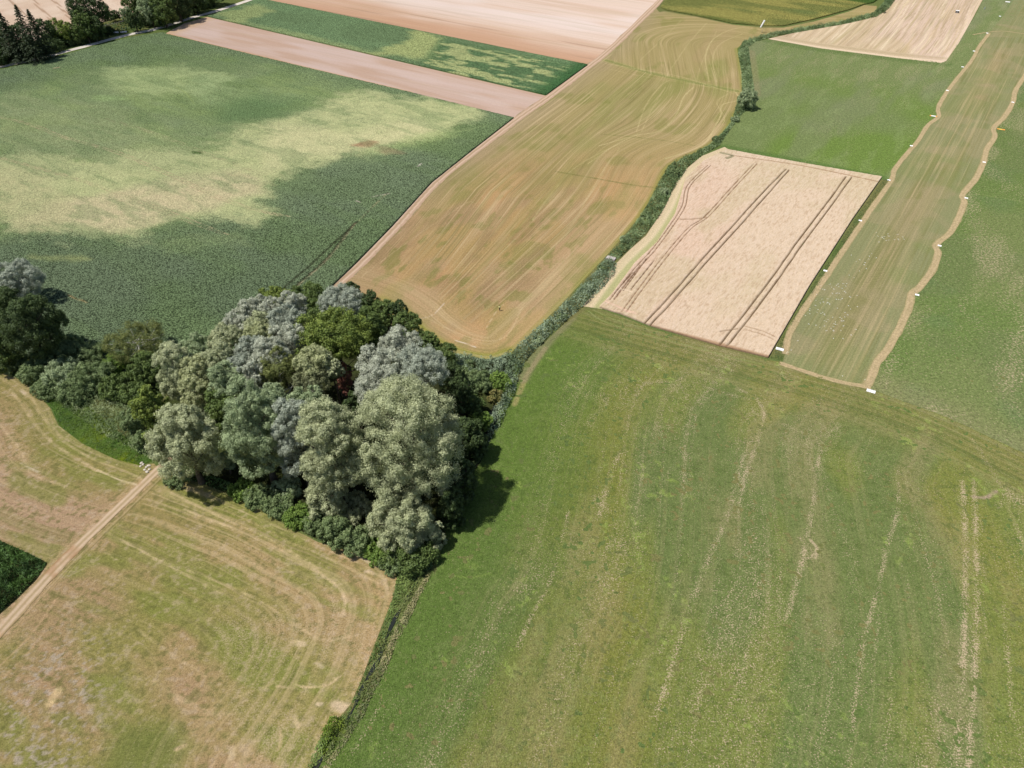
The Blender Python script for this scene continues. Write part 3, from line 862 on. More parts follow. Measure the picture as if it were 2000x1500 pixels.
def paint_big(X, Y):
    rowang = direction((1225, 860), (1350, 640))
    s, t = rot(X, Y, rowang)
    left = smoothpl(W([(620, 1510), (700, 1370), (790, 1210), (842, 1115), (900, 1040), (955, 880), (985, 790), (1040, 690), (1140, 604)]), 4)
    top = smoothpl(W([(1143, 606), (1270, 641), (1500, 703), (1700, 760), (1850, 815), (2010, 890), (2250, 1000)]), 4)
    dL = dline(X, Y, left); dT = dline(X, Y, top)
    # rows curve gently: they follow the stream on the left and swing towards the viewer on the right
    u = dL + 2.5 * (vn(s / 60, t / 60, 161) - 0.5)
    C = np.tile(np.array([121., 131., 67.]), (len(X), 1))
    C = mixc(C, (130, 131, 62), 0.65 * ss(0.42, 0.64, fbm(u * 0.05, s * 0.02, 162, 3)))
    C = mixc(C, (103, 121, 74), 0.6 * ss(0.48, 0.64, fbm(u * 0.07 + 5, s * 0.02, 163, 3)))
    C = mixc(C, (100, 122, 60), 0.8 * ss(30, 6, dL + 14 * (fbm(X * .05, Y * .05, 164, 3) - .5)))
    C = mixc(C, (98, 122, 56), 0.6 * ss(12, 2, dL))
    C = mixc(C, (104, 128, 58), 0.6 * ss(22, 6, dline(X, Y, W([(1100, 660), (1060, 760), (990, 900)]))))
    C = mixc(C, (132, 130, 74), 0.75 * ss(22, 6, dT + 8 * (fbm(X * .05, Y * .05, 165, 3) - .5)) * ss(-10, 30, X))
    # faint mowing lines on the headland
    C = mixc(C, (150, 142, 96), 0.55 * ss(0.56, 0.74, streak(dT, s, 166, 1.2, 50)) * ss(20, 8, dT))
    C = mixc(C, (96, 108, 56), 0.5 * ss(0.44, 0.30, streak(dT, s, 166, 1.2, 50)) * ss(20, 8, dT))
    f1 = fbm(X * 0.9, Y * 0.9, 167, 3)
    # bare, thin places: long bands of small pale specks
    bands = ss(0.54, 0.68, fbm(u * 0.16, s * 0.015, 168, 3)) * ss(8, 16, dL)
    spots = ss(0.50, 0.64, fbm(X * 1.3, Y * 1.3, 169, 3))
    bare = 0.06 + 0.10 * ss(6, 16, dL) + 0.34 * bands * (0.3 + 0.7 * spots) + 0.15 * ss(0.45, 0.7, fbm(X * .06, Y * .06, 174, 3))
    wq = u / 4.6 + 0.35 * vn(s / 60, u / 20, 177)
    comb = ss(0.14, 0.03, np.abs(wq - np.floor(wq) - 0.5)) * ss(0.35, 0.75, vn(np.floor(wq) * 3.7, s / 26, 178)) * ss(10, 20, dL) * ss(10, 18, dT)
    bare = bare + 0.26 * comb
    for (pl, r, st) in THIN:
        p = smoothpl(W(pl), 4)
        lo = p.min(0) - 3 * r - 2; hi = p.max(0) + 3 * r + 2
        k = np.nonzero((X > lo[0]) & (X < hi[0]) & (Y > lo[1]) & (Y < hi[1]))[0]
        if len(k):
            d = dline(X[k], Y[k], p)
            along = 0.5 + 0.5 * ss(0.30, 0.62, fbm(X[k] * 0.22, Y[k] * 0.22, 170, 3))
            m = np.exp(-(d / (0.6 * r)) ** 2) * along + 0.3 * np.exp(-(d / (2.2 * r)) ** 2)
            bare[k] = np.maximum(bare[k], m * st * 0.72 * (0.75 + 0.5 * vn(X[k] * 0.8, Y[k] * 0.8, 175)))
    C = mixc(C, (150, 170, 84), 0.6 * ss(0.70, 0.76, fbm(X * 0.7 + 3, Y * 0.7, 172, 2)) * ss(0.5, 0.7, fbm(X * .08, Y * .08, 173, 2)))
    C = mixc(C, (164, 146, 108), 0.35 * ss(0.56, 0.72, fbm(u * 0.10, s * 0.03, 176, 4)) * ss(8, 18, dL))
    C = mixc(C, (86, 104, 52), 0.4 * ss(0.40, 0.28, f1))
    C = mixc(C, (128, 140, 84), 0.35 * ss(0.58, 0.72, f1))
    C = mixc(C, (190, 166, 118), 0.6 * ss(1.0, 0.3, dline(X, Y, W([(1065, 680), (1030, 730), (1005, 790)]))))
    C = mixc(C, (150, 140, 110), 0.6 * ss(2.4, 0.8, dline(X, Y, W([(1115, 620), (1075, 660), (1040, 705), (1020, 740)]))))
    l = [([(1150, 608), (1180, 628), (1260, 652), (1400, 690), (1490, 712)], .3, (148, 158, 98), .7, .2), ([(1160, 606), (1200, 624), (1290, 650)], .25, (148, 158, 98), .6, .2),
         ([(1125, 590 + 35), (1170, 640), (1290, 668)], .3, (140, 140, 90), .5, .4),
         ([(1900, 970), (1925, 972), (1945, 960)], .45, (180, 155, 140), .8, .3), ([(1583, 1055), (1595, 1070), (1592, 1090)], .35, (215, 190, 160), .8, .3),
         ([(880, 1122), (915, 1128), (960, 1120)], .2, (140, 160, 80), .6, .3)]
    C = tracks(C, X, Y, l)
    return np.c_[C, bare], np.zeros(len(X)), np.stack([np.where(dT < 15, dT + 300, u), np.where(dT < 15, s * 0.3, s), 0.10 * ss(6, 14, dL) + 0.25 * ss(16, 6, dT)], 1)


THIN = [([(1050, 1180), (1010, 1260)], 0.7, .9), ([(1110, 1000), (1080, 1120), (1040, 1200), (1010, 1270)], 0.8, .8), ([(1210, 885), (1195, 925), (1175, 985), (1170, 1010)], 1.2, .9), ([(1168, 975), (1180, 995)], 2.2, .8),
        ([(1330, 880), (1290, 960), (1262, 1040), (1240, 1120)], 1.2, .5), ([(1470, 850), (1450, 900), (1420, 1010), (1385, 1090), (1350, 1180), (1320, 1280), (1280, 1400)], 1.3, .85),
        ([(1440, 1140), (1400, 1200), (1375, 1300), (1350, 1390)], 0.6, .75), ([(1480, 780), (1492, 810), (1480, 860), (1455, 930), (1440, 1010)], 1.2, .9),
        ([(1440, 760), (1475, 775), (1492, 800)], 1.2, .9), ([(1605, 870), (1595, 920), (1585, 1000), (1570, 1080), (1550, 1160), (1535, 1210)], 1.1, .95), ([(1530, 830), (1600, 855), (1640, 830)], 1.6, .7),
        ([(1640, 840), (1610, 880)], 1.5, .7), ([(1755, 920), (1752, 1000), (1735, 1060), (1715, 1150), (1690, 1240), (1675, 1330), (1665, 1420), (1655, 1510)], 1.0, .85), ([(1725, 1090), (1715, 1220), (1705, 1300), (1700, 1420)], .7, .6),
        ([(1880, 940), (1885, 1040), (1885, 1150), (1883, 1250), (1875, 1380), (1868, 1510)], 1.2, 1.0), ([(1902, 940), (1906, 1040), (1908, 1160), (1905, 1290), (1897, 1400), (1890, 1510)], 1.1, 1.0),
        ([(1916, 1000), (1922, 1130), (1925, 1250)], .8, .6), ([(1960, 1180), (1970, 1300), (1978, 1400)], .9, .7), ([(1560, 1050), (1590, 1080), (1560, 1100)], .9, .7),
        ([(1260, 750), (1290, 745), (1340, 760)], 2.0, .7), ([(1130, 770), (1180, 780), (1150, 830)], 3.2, .6), ([(1350, 760), (1420, 770), (1500, 790), (1560, 815)], 1.6, .6), ([(1900, 860), (1960, 960), (1950, 990)], 1.3, .6),
        ([(1960, 960), (2000, 985)], 3.5, .8), ([(1230, 1300), (1290, 1270), (1310, 1230)], 1.2, .5), ([(1100, 1270), (1120, 1330)], 2.5, .4), ([(1580, 1340), (1590, 1400)], 2.0, .5), ([(1490, 1380), (1495, 1460)], 1.4, .5),
        ([(900, 1320), (930, 1260), (950, 1200)], 0.8, .4), ([(850, 1400), (900, 1330)], 0.8, .4), ([(745, 1370), (720, 1420), (690, 1470)], .9, .6), ([(760, 1290), (740, 1340)], .6, .5)]
big_poly = W([(612, 1520), (660, 1430), (705, 1360), (745, 1300), (790, 1215), (835, 1130), (860, 1085), (880, 1000), (940, 900), (962, 850), (975, 800), (1000, 740), (1040, 690), (1100, 635)] + BIG + [(2500, 1200), (2600, 1800), (560, 1800)])
field("front_meadow", big_poly, 0.30, direction((620, 1500), (900, 1000)), 0.01, paint_big, M_MEADOW, relief=0.16)


# ---- hay meadow in front left, two halves either side of the sandy track
PATH = [(330, 893), (318, 908), (285, 940), (230, 993), (170, 1050), (120, 1100), (60, 1165), (0, 1232), (-80, 1320), (-160, 1420)]


def paint_left(X, Y):
    pth = smoothpl(W(PATH), 4)
    edge = smoothpl(W([(-200, 640), (-60, 690), (0, 715), (70, 765), (100, 800), (125, 842), (200, 882), (300, 912)]), 4)
    rim = smoothpl(W([(318, 932), (440, 972), (560, 1030), (690, 1082), (768, 1113), (772, 1150), (735, 1250), (690, 1360), (640, 1450), (600, 1520)]), 4)
    dP = dline(X, Y, pth); dE = dline(X, Y, edge); dR = dline(X, Y, rim)
    ang = direction((330, 935), (690, 1082))
    s, t = rot(X, Y, ang)
    lefth = inside(X, Y, np.vstack([pth, W([(-800, 1000), (-400, 500), (300, 800)])]))
    # concentric passes: a rounded corner where the far edge meets the ditch
    ca, cb = W([(318, 932), (768, 1113)]); A1 = dline(X, Y, np.array([ca, cb]))
    B1 = dline(X, Y, W([(768, 1113), (735, 1250), (690, 1360), (600, 1520)]))
    k = 7.0
    h = np.clip(0.5 + 0.5 * (B1 - A1) / k, 0, 1)
    u = B1 * (1 - h) + A1 * h - k * h * (1 - h)
    u = u + 3.2 * (fbm(s / 22, t / 22, 181, 3) - 0.5)
    uL = dE + 1.6 * (vn(s / 25, t / 25, 182) - 0.5)
    U = np.where(lefth, uL + 300, u)
    S = streak(U, s, 183, 1.25, 32)
    big = fbm(s * 0.03, t * 0.05, 184, 4)
    C = np.tile(np.array([171., 148., 103.]), (len(X), 1))
    C = mixc(C, (146, 142, 78), 0.8 * ss(0.42, 0.60, fbm(s * 0.04 + 7, t * 0.09, 185, 4)))
    C = mixc(C, (178, 148, 114), 0.75 * ss(0.48, 0.62, fbm(s * 0.03 + 2, t * 0.05, 186, 3)))
    C = mixc(C, (182, 152, 122), np.where(lefth, 0.85 * ss(7, 16, dE), 0))
    C = mixc(C, (146, 142, 76), np.where(lefth, 0.6 * ss(12, 2, dE), 0.45 * ss(22, 4, A1) * ss(20, 40, dline(X, Y, W([(768, 1113), (768, 1114)])))))
    C = mixc(C, (128, 138, 64), 0.55 * ss(0.55, 0.68, fbm(s * 0.06 + 3, t * 0.2, 187, 3)))
    C = mixc(C, (202, 174, 134), 0.3 * ss(0.50, 0.76, S) * ss(42, 18, np.where(lefth, 20, u + 14)))
    C = mixc(C, (132, 126, 74), 0.42 * ss(0.44, 0.28, S))
    C = mixc(C, (208, 174, 132), ss(4, 0.5, B1) * 0.35 * (~lefth))
    C = mixc(C, (200, 170, 130), ss(3.8, 0.8, dP) * 0.75)
    f = fbm(X * 1.1, Y * 1.1, 188, 3)
    C = mixc(C, (112, 112, 62), 0.5 * ss(0.42, 0.3, f))
    C = mixc(C, (196, 176, 150), 0.45 * ss(0.62, 0.72, f))
    grey = ss(16, 5, dline(X, Y, W([(100, 1340), (60, 1460), (20, 1500)])))
    C = mixc(C, (184, 170, 152), 0.75 * grey * ss(0.60, 0.68, fbm(X * 1.5, Y * 1.5, 189, 3)))
    C = mixc(C, (112, 124, 62), 0.6 * ss(7, 2, dline(X, Y, W([(265, 1470), (300, 1475)]))))
    LT = (226, 200, 160)
    l = [([(210, 1040), (330, 1105), (440, 1165)], .3, LT, .7, .5), ([(150, 1040), (230, 1095)], .2, LT, .5, .5), ([(330, 960), (420, 1005), (520, 1050), (620, 1110)], .4, LT, .7, .4), ([(350, 950), (500, 1010), (640, 1075), (700, 1100)], .3, LT, .6, .4),
         ([(360, 995), (520, 1060), (640, 1130), (672, 1165), (670, 1200)], .45, LT, .8, .3), ([(300, 1090), (480, 1160), (600, 1235), (640, 1250), (700, 1240)], .35, LT, .55, .5),
         ([(690, 1080), (700, 1083), (725, 1100), (770, 1118)], .55, (238, 216, 190), .85, .4), ([(715, 1115), (750, 1130), (757, 1160)], .5, (232, 206, 176), .8, .4), ([(640, 1090), (700, 1120), (740, 1140)], .4, LT, .6, .4),
         ([(573, 1255), (590, 1258)], .9, (228, 205, 170), .85, .3), ([(578, 1338), (600, 1342), (640, 1338), (665, 1320)], .3, LT, .8, .3), ([(540, 1340), (580, 1345)], .3, LT, .7, .4),
         ([(618, 1295), (630, 1303)], .45, (225, 205, 175), .8, .2), ([(620, 1375), (628, 1376)], .5, (232, 210, 180), .9, .1), ([(655, 1378), (680, 1384)], 1.4, (225, 200, 170), .9, .3), ([(612, 1490), (618, 1440)], .3, (232, 205, 170), .8, .3),
         ([(545, 1410), (548, 1450), (543, 1465)], .4, (225, 195, 155), .7, .4), ([(575, 1402), (582, 1418)], .6, (225, 200, 165), .8, .2), ([(455, 1460), (452, 1480)], .6, (228, 205, 170), .7, .3),
         ([(98, 1372), (112, 1352)], 1.2, (226, 200, 150), .9, .3), ([(345, 1463), (362, 1456)], .5, (226, 195, 160), .8, .2), ([(455, 1365), (545, 1330)], .35, LT, .4, .5),
         ([(455, 1490), (480, 1500)], .5, LT, .7, .4), ([(20, 760), (70, 830), (110, 870), (190, 920)], .5, LT, .7, .4), ([(0, 720), (60, 775), (80, 810), (150, 880), (280, 935)], .4, LT, .6, .4),
         ([(0, 830), (40, 880), (60, 925), (130, 950)], .4, LT, .6, .5), ([(190, 918), (240, 940), (270, 948)], .3, (236, 214, 176), .8, .2), ([(40, 905), (75, 922)], .35, (240, 220, 200), .7, .4), ([(225, 935), (265, 945)], .25, (236, 214, 176), .8, .2),
         ([(40, 762), (55, 775)], .5, (236, 214, 196), .7, .4), ([(300, 1330), (360, 1370), (420, 1395), (470, 1390)], .6, LT, .5, .5), ([(270, 1230), (310, 1260), (400, 1320)], .4, LT, .4, .5), ([(40, 1400), (90, 1320), (150, 1300), (175, 1315), (150, 1340)], .4, (206, 175, 150), .5, .4),
         ([(0, 1300), (60, 1240), (110, 1170)], .3, (222, 185, 145), .7, .2), ([(-10, 1340), (50, 1280), (90, 1230)], .3, (222, 185, 145), .5, .4)]
    l = [(a_, b_ * 0.75, c_, d_ * 0.85, min(0.7, e_ + 0.2)) for (a_, b_, c_, d_, e_) in l]
    C = tracks(C, X, Y, l)
    return np.c_[C, 0.5 * ss(0.45, 0.7, big) + 0.3 * ss(0.5, 0.7, S)], np.zeros(len(X)), np.stack([np.where(dP < 3.5, dP + 500, U), s + 0.7 * t, np.where(lefth, 0.28, np.where(dP < 3.5, 0.7, 0.12 + 0.34 * ss(26, 10, u)))], 1)


left_poly = W([(-300, 600), (-60, 690), (0, 715), (70, 765), (98, 797), (113, 830), (160, 866), (220, 895), (275, 908), (300, 905), (330, 930), (440, 966), (500, 992), (560, 1027), (620, 1058), (690, 1080), (768, 1113), (775, 1130), (770, 1160), (735, 1250), (705, 1330), (685, 1375),
               (660, 1405), (630, 1440), (600, 1510), (500, 1800), (-500, 1800), (-700, 900)])
field("hay_meadow", left_poly, 0.27, direction((330, 935), (690, 1082)), 0.012, paint_left, M_SOFT, relief=0.09)


def paint_path(X, Y):
    p = smoothpl(W(PATH), 4)
    d = dline(X, Y, p)
    C = np.tile(np.array([206., 181., 149.]), (len(X), 1))
    C = mixc(C, (222, 198, 166), ss(0.55, 0.1, np.abs(d - 0.62)) * 0.7)
    C = mixc(C, (170, 150, 104), ss(0.35, 0.1, d) * 0.5)
    C = mixc(C, (170, 148, 104), ss(0.7, 1.2, d) * 0.95 * ss(0.2, 0.5, fbm(X * 0.5, Y * 0.5, 191, 3)))
    C = mixc(C, (182, 140, 100), 0.5 * ss(0.5, 0.7, fbm(X * 0.3, Y * 0.3, 192, 3)))
    return C, np.zeros(len(X))


field("sandy_path", ribbon_poly(PATH, hw=np.array([0.9, 1.0, 1.05, 1.2, 1.3, 1.3, 1.3]), n=5), 0.2, direction((0, 1232), (320, 900)), 0.07, paint_path, M_DIRT)

# woodland soil with gap shade painted dark, lush grass margin and reed ground
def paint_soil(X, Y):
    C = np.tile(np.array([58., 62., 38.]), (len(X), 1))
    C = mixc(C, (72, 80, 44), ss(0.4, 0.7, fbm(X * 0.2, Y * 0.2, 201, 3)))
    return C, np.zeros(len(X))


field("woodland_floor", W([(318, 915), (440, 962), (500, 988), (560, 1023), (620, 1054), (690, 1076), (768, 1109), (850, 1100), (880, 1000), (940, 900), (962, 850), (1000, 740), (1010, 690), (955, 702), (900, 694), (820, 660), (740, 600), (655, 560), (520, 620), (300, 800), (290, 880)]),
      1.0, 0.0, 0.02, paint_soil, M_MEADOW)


field("maize_field_soil", W([(-260, 1000), (-60, 1018), (0, 1056), (45, 1076), (94, 1100), (72, 1132), (32, 1172), (-8, 1207), (-120, 1332), (-400, 1332)]), 0.5, 0.0, 0.06, paint_soil, M_SOFT)


def paint_lush(X, Y):
    C = np.tile(np.array([90., 114., 48.]), (len(X), 1))
    C = mixc(C, (112, 128, 30), 0.8 * ss(0.5, 0.66, fbm(X * 0.15, Y * 0.15, 203, 3)))
    C = mixc(C, (72, 104, 46), 0.6 * ss(0.5, 0.66, fbm(X * 0.3, Y * 0.3, 204, 3)))
    return C, np.zeros(len(X))


field("lush_grass_verge", W([(60, 735), (75, 768), (102, 800), (116, 832), (165, 868), (225, 897), (272, 909), (300, 900), (312, 880), (240, 850), (170, 790), (120, 745)]), 0.3, 0.0, 0.03, paint_lush, M_MEADOW, relief=0.2)

# ditch: dark water lying in a narrow channel
mw, tw, ow = newmat("ditch_water")
bw = tw.nodes.new("ShaderNodeBsdfPrincipled"); bw.inputs["Base Color"].default_value = (0.018, 0.02, 0.016, 1); bw.inputs["Roughness"].default_value = 0.15
tw.links.new(bw.outputs[0], ow.inputs[0])


def flat_strip(name, pl, hw, z, mat):
    p = smoothpl(W(pl), 5)
    d = np.gradient(p, axis=0); d /= np.linalg.norm(d, axis=1)[:, None]
    nr = np.stack([-d[:, 1], d[:, 0]], 1)
    wob = hw * np.clip(2.2 * vn(np.arange(len(p)) * 0.45, np.zeros(len(p)), 5) - 0.35, 0.03, 1.4)[:, None]
    V = np.vstack([np.c_[p + nr * wob, np.full(len(p), z)], np.c_[p - nr * wob, np.full(len(p), z)]])
    n = len(p)
    fc = [(i, i + 1, n + i + 1, n + i) for i in range(n - 1)]
    return tag(poly_obj(name, V, fc, mat), kind='structure')


flat_strip("ditch_water", [(560, 1590), (608, 1515), (640, 1462), (670, 1420), (690, 1385), (712, 1335), (738, 1290), (757, 1240), (776, 1200), (800, 1160), (822, 1120), (850, 1080)], 0.26, 0.09, mw)
flat_strip("stream_water", [(880, 1010), (925, 900), (945, 870), (958, 820), (968, 790), (985, 745), (1003, 735)], 0.8, 0.045, mw)

# ------------------------------------------------------------------ foliage
def quads(P, Nn, L, Wd, r):
    """leaf sprays: long quads at P with normals near Nn"""
    n = len(P)
    nr = Nn * 1.0 + r.normal(size=(n, 3)) * 0.42
    nr /= np.linalg.norm(nr, axis=1)[:, None] + 1e-9
    t = r.normal(size=(n, 3)); t -= (t * nr).sum(1)[:, None] * nr
    t /= np.linalg.norm(t, axis=1)[:, None] + 1e-9
    b = np.cross(nr, t)
    l = (L * (0.6 + 0.8 * r.random(n)))[:, None] * 0.5; wd = (Wd * (0.6 + 0.8 * r.random(n)))[:, None] * 0.5
    V = np.stack([P - t * l, P + b * wd, P + t * l, P - b * wd], 1).reshape(-1, 3)
    return V


SPEC = {  # leaf colours as seen in full sun, leaf length, leaf width
    'olive_silver': ((206, 210, 164), (150, 158, 116), 0.36, 0.13),
    'silver': ((216, 220, 194), (158, 162, 140), 0.33, 0.12),
    'blue_silver': ((198, 205, 182), (144, 152, 132), 0.32, 0.12),
    'grey_green': ((184, 198, 150), (128, 144, 102), 0.34, 0.14),
    'tan_silver': ((206, 210, 158), (150, 156, 108), 0.34, 0.13),
    'yellow_green': ((152, 166, 78), (88, 108, 48), 0.38, 0.22),
    'green': ((124, 142, 76), (78, 98, 48), 0.38, 0.2),
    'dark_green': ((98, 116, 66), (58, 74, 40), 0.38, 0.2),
    'bush_green': ((150, 166, 112), (98, 118, 70), 0.30, 0.15),
    'bright_bush': ((140, 164, 76), (94, 122, 50), 0.30, 0.17),
    'birch': ((146, 152, 86), (94, 104, 56), 0.30, 0.12),
    'grey_birch': ((162, 166, 122), (108, 114, 78), 0.30, 0.11),
    'dead': ((180, 124, 104), (130, 86, 74), 0.45, 0.08),
    'rust_bush': ((160, 148, 90), (112, 118, 62), 0.32, 0.18),
    'conifer': ((84, 98, 62), (56, 68, 42), 0.7, 0.25),
}
LEAFK = 1.32


def crown_arrays(R, V, spec, r, cover=3.0, scale=1.0, drop=0.0):
    c1, c2, L, Wd = SPEC[spec]
    L *= scale; Wd *= scale
    area = 4 * math.pi * (((R * R) ** 1.6 + 2 * (R * V) ** 1.6) / 3) ** (1 / 1.6)
    n = int(cover * area / (L * Wd * 0.5))
    n = min(n, 130000)
    nl = int(np.clip(6 + 1.5 * R * max(1, V / R) * 0.9, 8, 34))
    i = np.arange(nl) + 0.5
    ph = np.pi * (1 + 5 ** 0.5) * i + r.random() * 6
    zz = 1 - 1.72 * i / nl
    rr = np.sqrt(np.clip(1 - zz * zz, 0, 1))
    D = np.stack([rr * np.cos(ph), rr * np.sin(ph), zz], 1) + r.normal(size=(nl, 3)) * 0.12
    D /= np.linalg.norm(D, axis=1)[:, None]
    lr = R * (1.55 / math.sqrt(nl)) * (0.8 + 0.5 * r.random(nl)) * math.sqrt(max(1, V / R)) * 0.95
    lr = np.clip(lr, 0.24 * R, 0.46 * R)
    # egg shape: wider low down, plus unevenness
    ax = np.array([R, R, V])
    C0 = D * (ax[None] - lr[:, None] * 0.85) * (0.84 + 0.30 * r.random(nl))[:, None]
    m = 16
    CD = r.normal(size=(nl, m, 3)) + 1.0 * D[:, None, :] + np.array([0, 0, 0.35])
    CD /= np.linalg.norm(CD, axis=2)[..., None]
    CC = C0[:, None, :] + CD * (lr[:, None, None] * (0.72 + 0.3 * r.random((nl, m, 1))))
    crad = lr[:, None] * (0.22 + 0.16 * r.random((nl, m)))
    CC = CC.reshape(-1, 3); crad = crad.reshape(-1); CDf = CD.reshape(-1, 3)
    nm = int(n * 0.88)
    k = r.integers(0, len(CC), nm)
    dirn = r.normal(size=(nm, 3)) + 0.7 * CDf[k]
    dirn /= np.linalg.norm(dirn, axis=1)[:, None]
    P = CC[k] + dirn * (crad[k] * (0.25 + 0.95 * r.random(nm) + 0.12 * r.normal(size=nm)))[:, None]
    jit = r.normal(size=len(CC)) * 0.06
    tone = r.random(len(CC)) * 0.5
    J = jit[k]; T = tone[k]
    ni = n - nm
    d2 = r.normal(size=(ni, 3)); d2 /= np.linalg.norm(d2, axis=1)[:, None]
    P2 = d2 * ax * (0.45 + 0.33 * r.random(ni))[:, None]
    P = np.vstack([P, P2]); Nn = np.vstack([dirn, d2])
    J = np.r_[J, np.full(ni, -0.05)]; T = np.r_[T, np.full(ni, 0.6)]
    Vv = quads(P, Nn, L, Wd, r)
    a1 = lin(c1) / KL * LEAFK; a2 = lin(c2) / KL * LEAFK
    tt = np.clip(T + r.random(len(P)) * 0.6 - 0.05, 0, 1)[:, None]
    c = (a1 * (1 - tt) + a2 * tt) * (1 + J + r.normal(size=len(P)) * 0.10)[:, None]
    return Vv, np.repeat(np.clip(c, 0.005, 0.85), 4, 0)


def tube(verts, faces, p0, p1, r0, r1, ns=6):
    p0 = Vector(p0); p1 = Vector(p1)
    d = (p1 - p0).normalized()
    a = d.orthogonal().normalized(); b = d.cross(a)
    base = len(verts)
    for (p, rad) in ((p0, r0), (p1, r1)):
        for k in range(ns):
            t = 2 * math.pi * k / ns
            verts.append(p + (a * math.cos(t) + b * math.sin(t)) * rad)
    for k in range(ns):
        faces.append((base + k, base + (k + 1) % ns, base + ns + (k + 1) % ns, base + ns + k))


def trunk_mesh(name, h, R, V, zc, mat, parent, r, thick=1.0, nl=7, reach=0.75):
    vs, fs = [], []
    r0 = (0.016 * h + 0.03 * R + 0.06) * thick
    pts = [Vector((0, 0, -0.2))]
    top = zc + V * 0.45
    for k in range(1, 6):
        pts.append(Vector((r.normal() * 0.04 * R * k / 3, r.normal() * 0.04 * R * k / 3, top * k / 5)))
    for k in range(5):
        tube(vs, fs, pts[k], pts[k + 1], r0 * (1 - 0.16 * k) * (1.35 if k == 0 else 1), r0 * (1 - 0.16 * (k + 1)), 8)
    for k in range(nl):
        t = 0.35 + 0.6 * k / nl
        i = min(4, int(t * 5)); q = pts[i].lerp(pts[i + 1], t * 5 - i)
        a = k * 2.4 + r.random() * 0.8
        e = Vector((math.cos(a) * R * reach, math.sin(a) * R * reach, q.z + V * (0.25 + 0.35 * r.random())))
        mdp = q.lerp(e, 0.5) + Vector((0, 0, -0.06 * R))
        tube(vs, fs, q, mdp, r0 * 0.42, r0 * 0.26, 6)
        tube(vs, fs, mdp, e, r0 * 0.26, r0 * 0.06, 6)
        e2 = mdp + Vector((math.cos(a + 0.8), math.sin(a + 0.8), 0.9)) * R * 0.35
        tube(vs, fs, mdp, e2, r0 * 0.16, r0 * 0.04, 5)
    return poly_obj(name, vs, fs, mat, parent, True)


def place(cx, cy, rx, ry, h=None, b=1.0):
    """crown seen at pixel (cx,cy) with half sizes rx,ry px -> base point, radius, half height, centre height"""
    zc = 12.0 if h is None else h * 0.6
    for _ in range(8):
        x, y = G(cx, cy, zc)
        dist = y * CP + (CAMH - zc) * SP           # depth along the view axis
        R = rx * dist / F
        dep = math.atan2(CAMH - zc, y)
        A = ry * dist / F
        vv = A * A - (R * math.sin(dep)) ** 2
        V = math.sqrt(max(vv, (0.45 * R * math.cos(dep)) ** 2)) / math.cos(dep)
        V = min(V, 2.6 * R)
        zc = V + b if h is None else max(h - V, V * 0.7)
    return float(x), float(y), R, V, zc


def tree(name, cx, cy, rx, ry, spec, label, cat='tree', h=None, b=1.0, cover=3.0, scale=1.0, group=None, bark=None, thick=1.0, mat=None, nl=7, reach=0.75):
    x, y, R, V, zc = place(cx, cy, rx, ry, h, b)
    r = np.random.default_rng(int(cx * 13 + cy * 7))
    root = empty(name, (x, y, 0))
    tag(root, label, cat, group)
    Vv, C = crown_arrays(R, V, spec, r, cover, scale)
    Vv = Vv + np.array([0, 0, zc])
    Vv[:, 2] = np.maximum(Vv[:, 2], 0.1)
    m = mat or (M_WILLOW if 'silver' in spec else M_LEAF)
    mesh_obj("crown", Vv, np.arange(len(Vv)), 4, m, root, C)
    trunk_mesh("trunk", zc + V, R, V, zc, bark or M_BARK, root, r, thick, nl, reach)
    return root


def bush(cx, cy, rx, ry, spec, label, b=0.0, cover=3.2, scale=1.0, name="bush", group=None, cat='bush'):
    x, y, R, V, zc = place(cx, cy, rx, ry, None, b - 0.0)
    zc = max(0.3, zc - V * 0.35)
    r = np.random.default_rng(int(cx * 11 + cy * 5))
    Vv, C = crown_arrays(R, V, spec, r, cover, scale)
    Vv = Vv + np.array([0, 0, zc])
    k = Vv[:, 2].reshape(-1, 4).min(1) > 0.03
    Vv = Vv.reshape(-1, 4, 3)[k].reshape(-1, 3); C = C.reshape(-1, 4, 3)[k].reshape(-1, 3)
    o = mesh_obj(name, Vv, np.arange(len(Vv)), 4, M_WILLOW if 'silver' in spec else M_LEAF, None, C)
    o.location = (x, y, 0)
    tag(o, label, cat, group)
    return o


GW = 'willows and other trees of the wood'
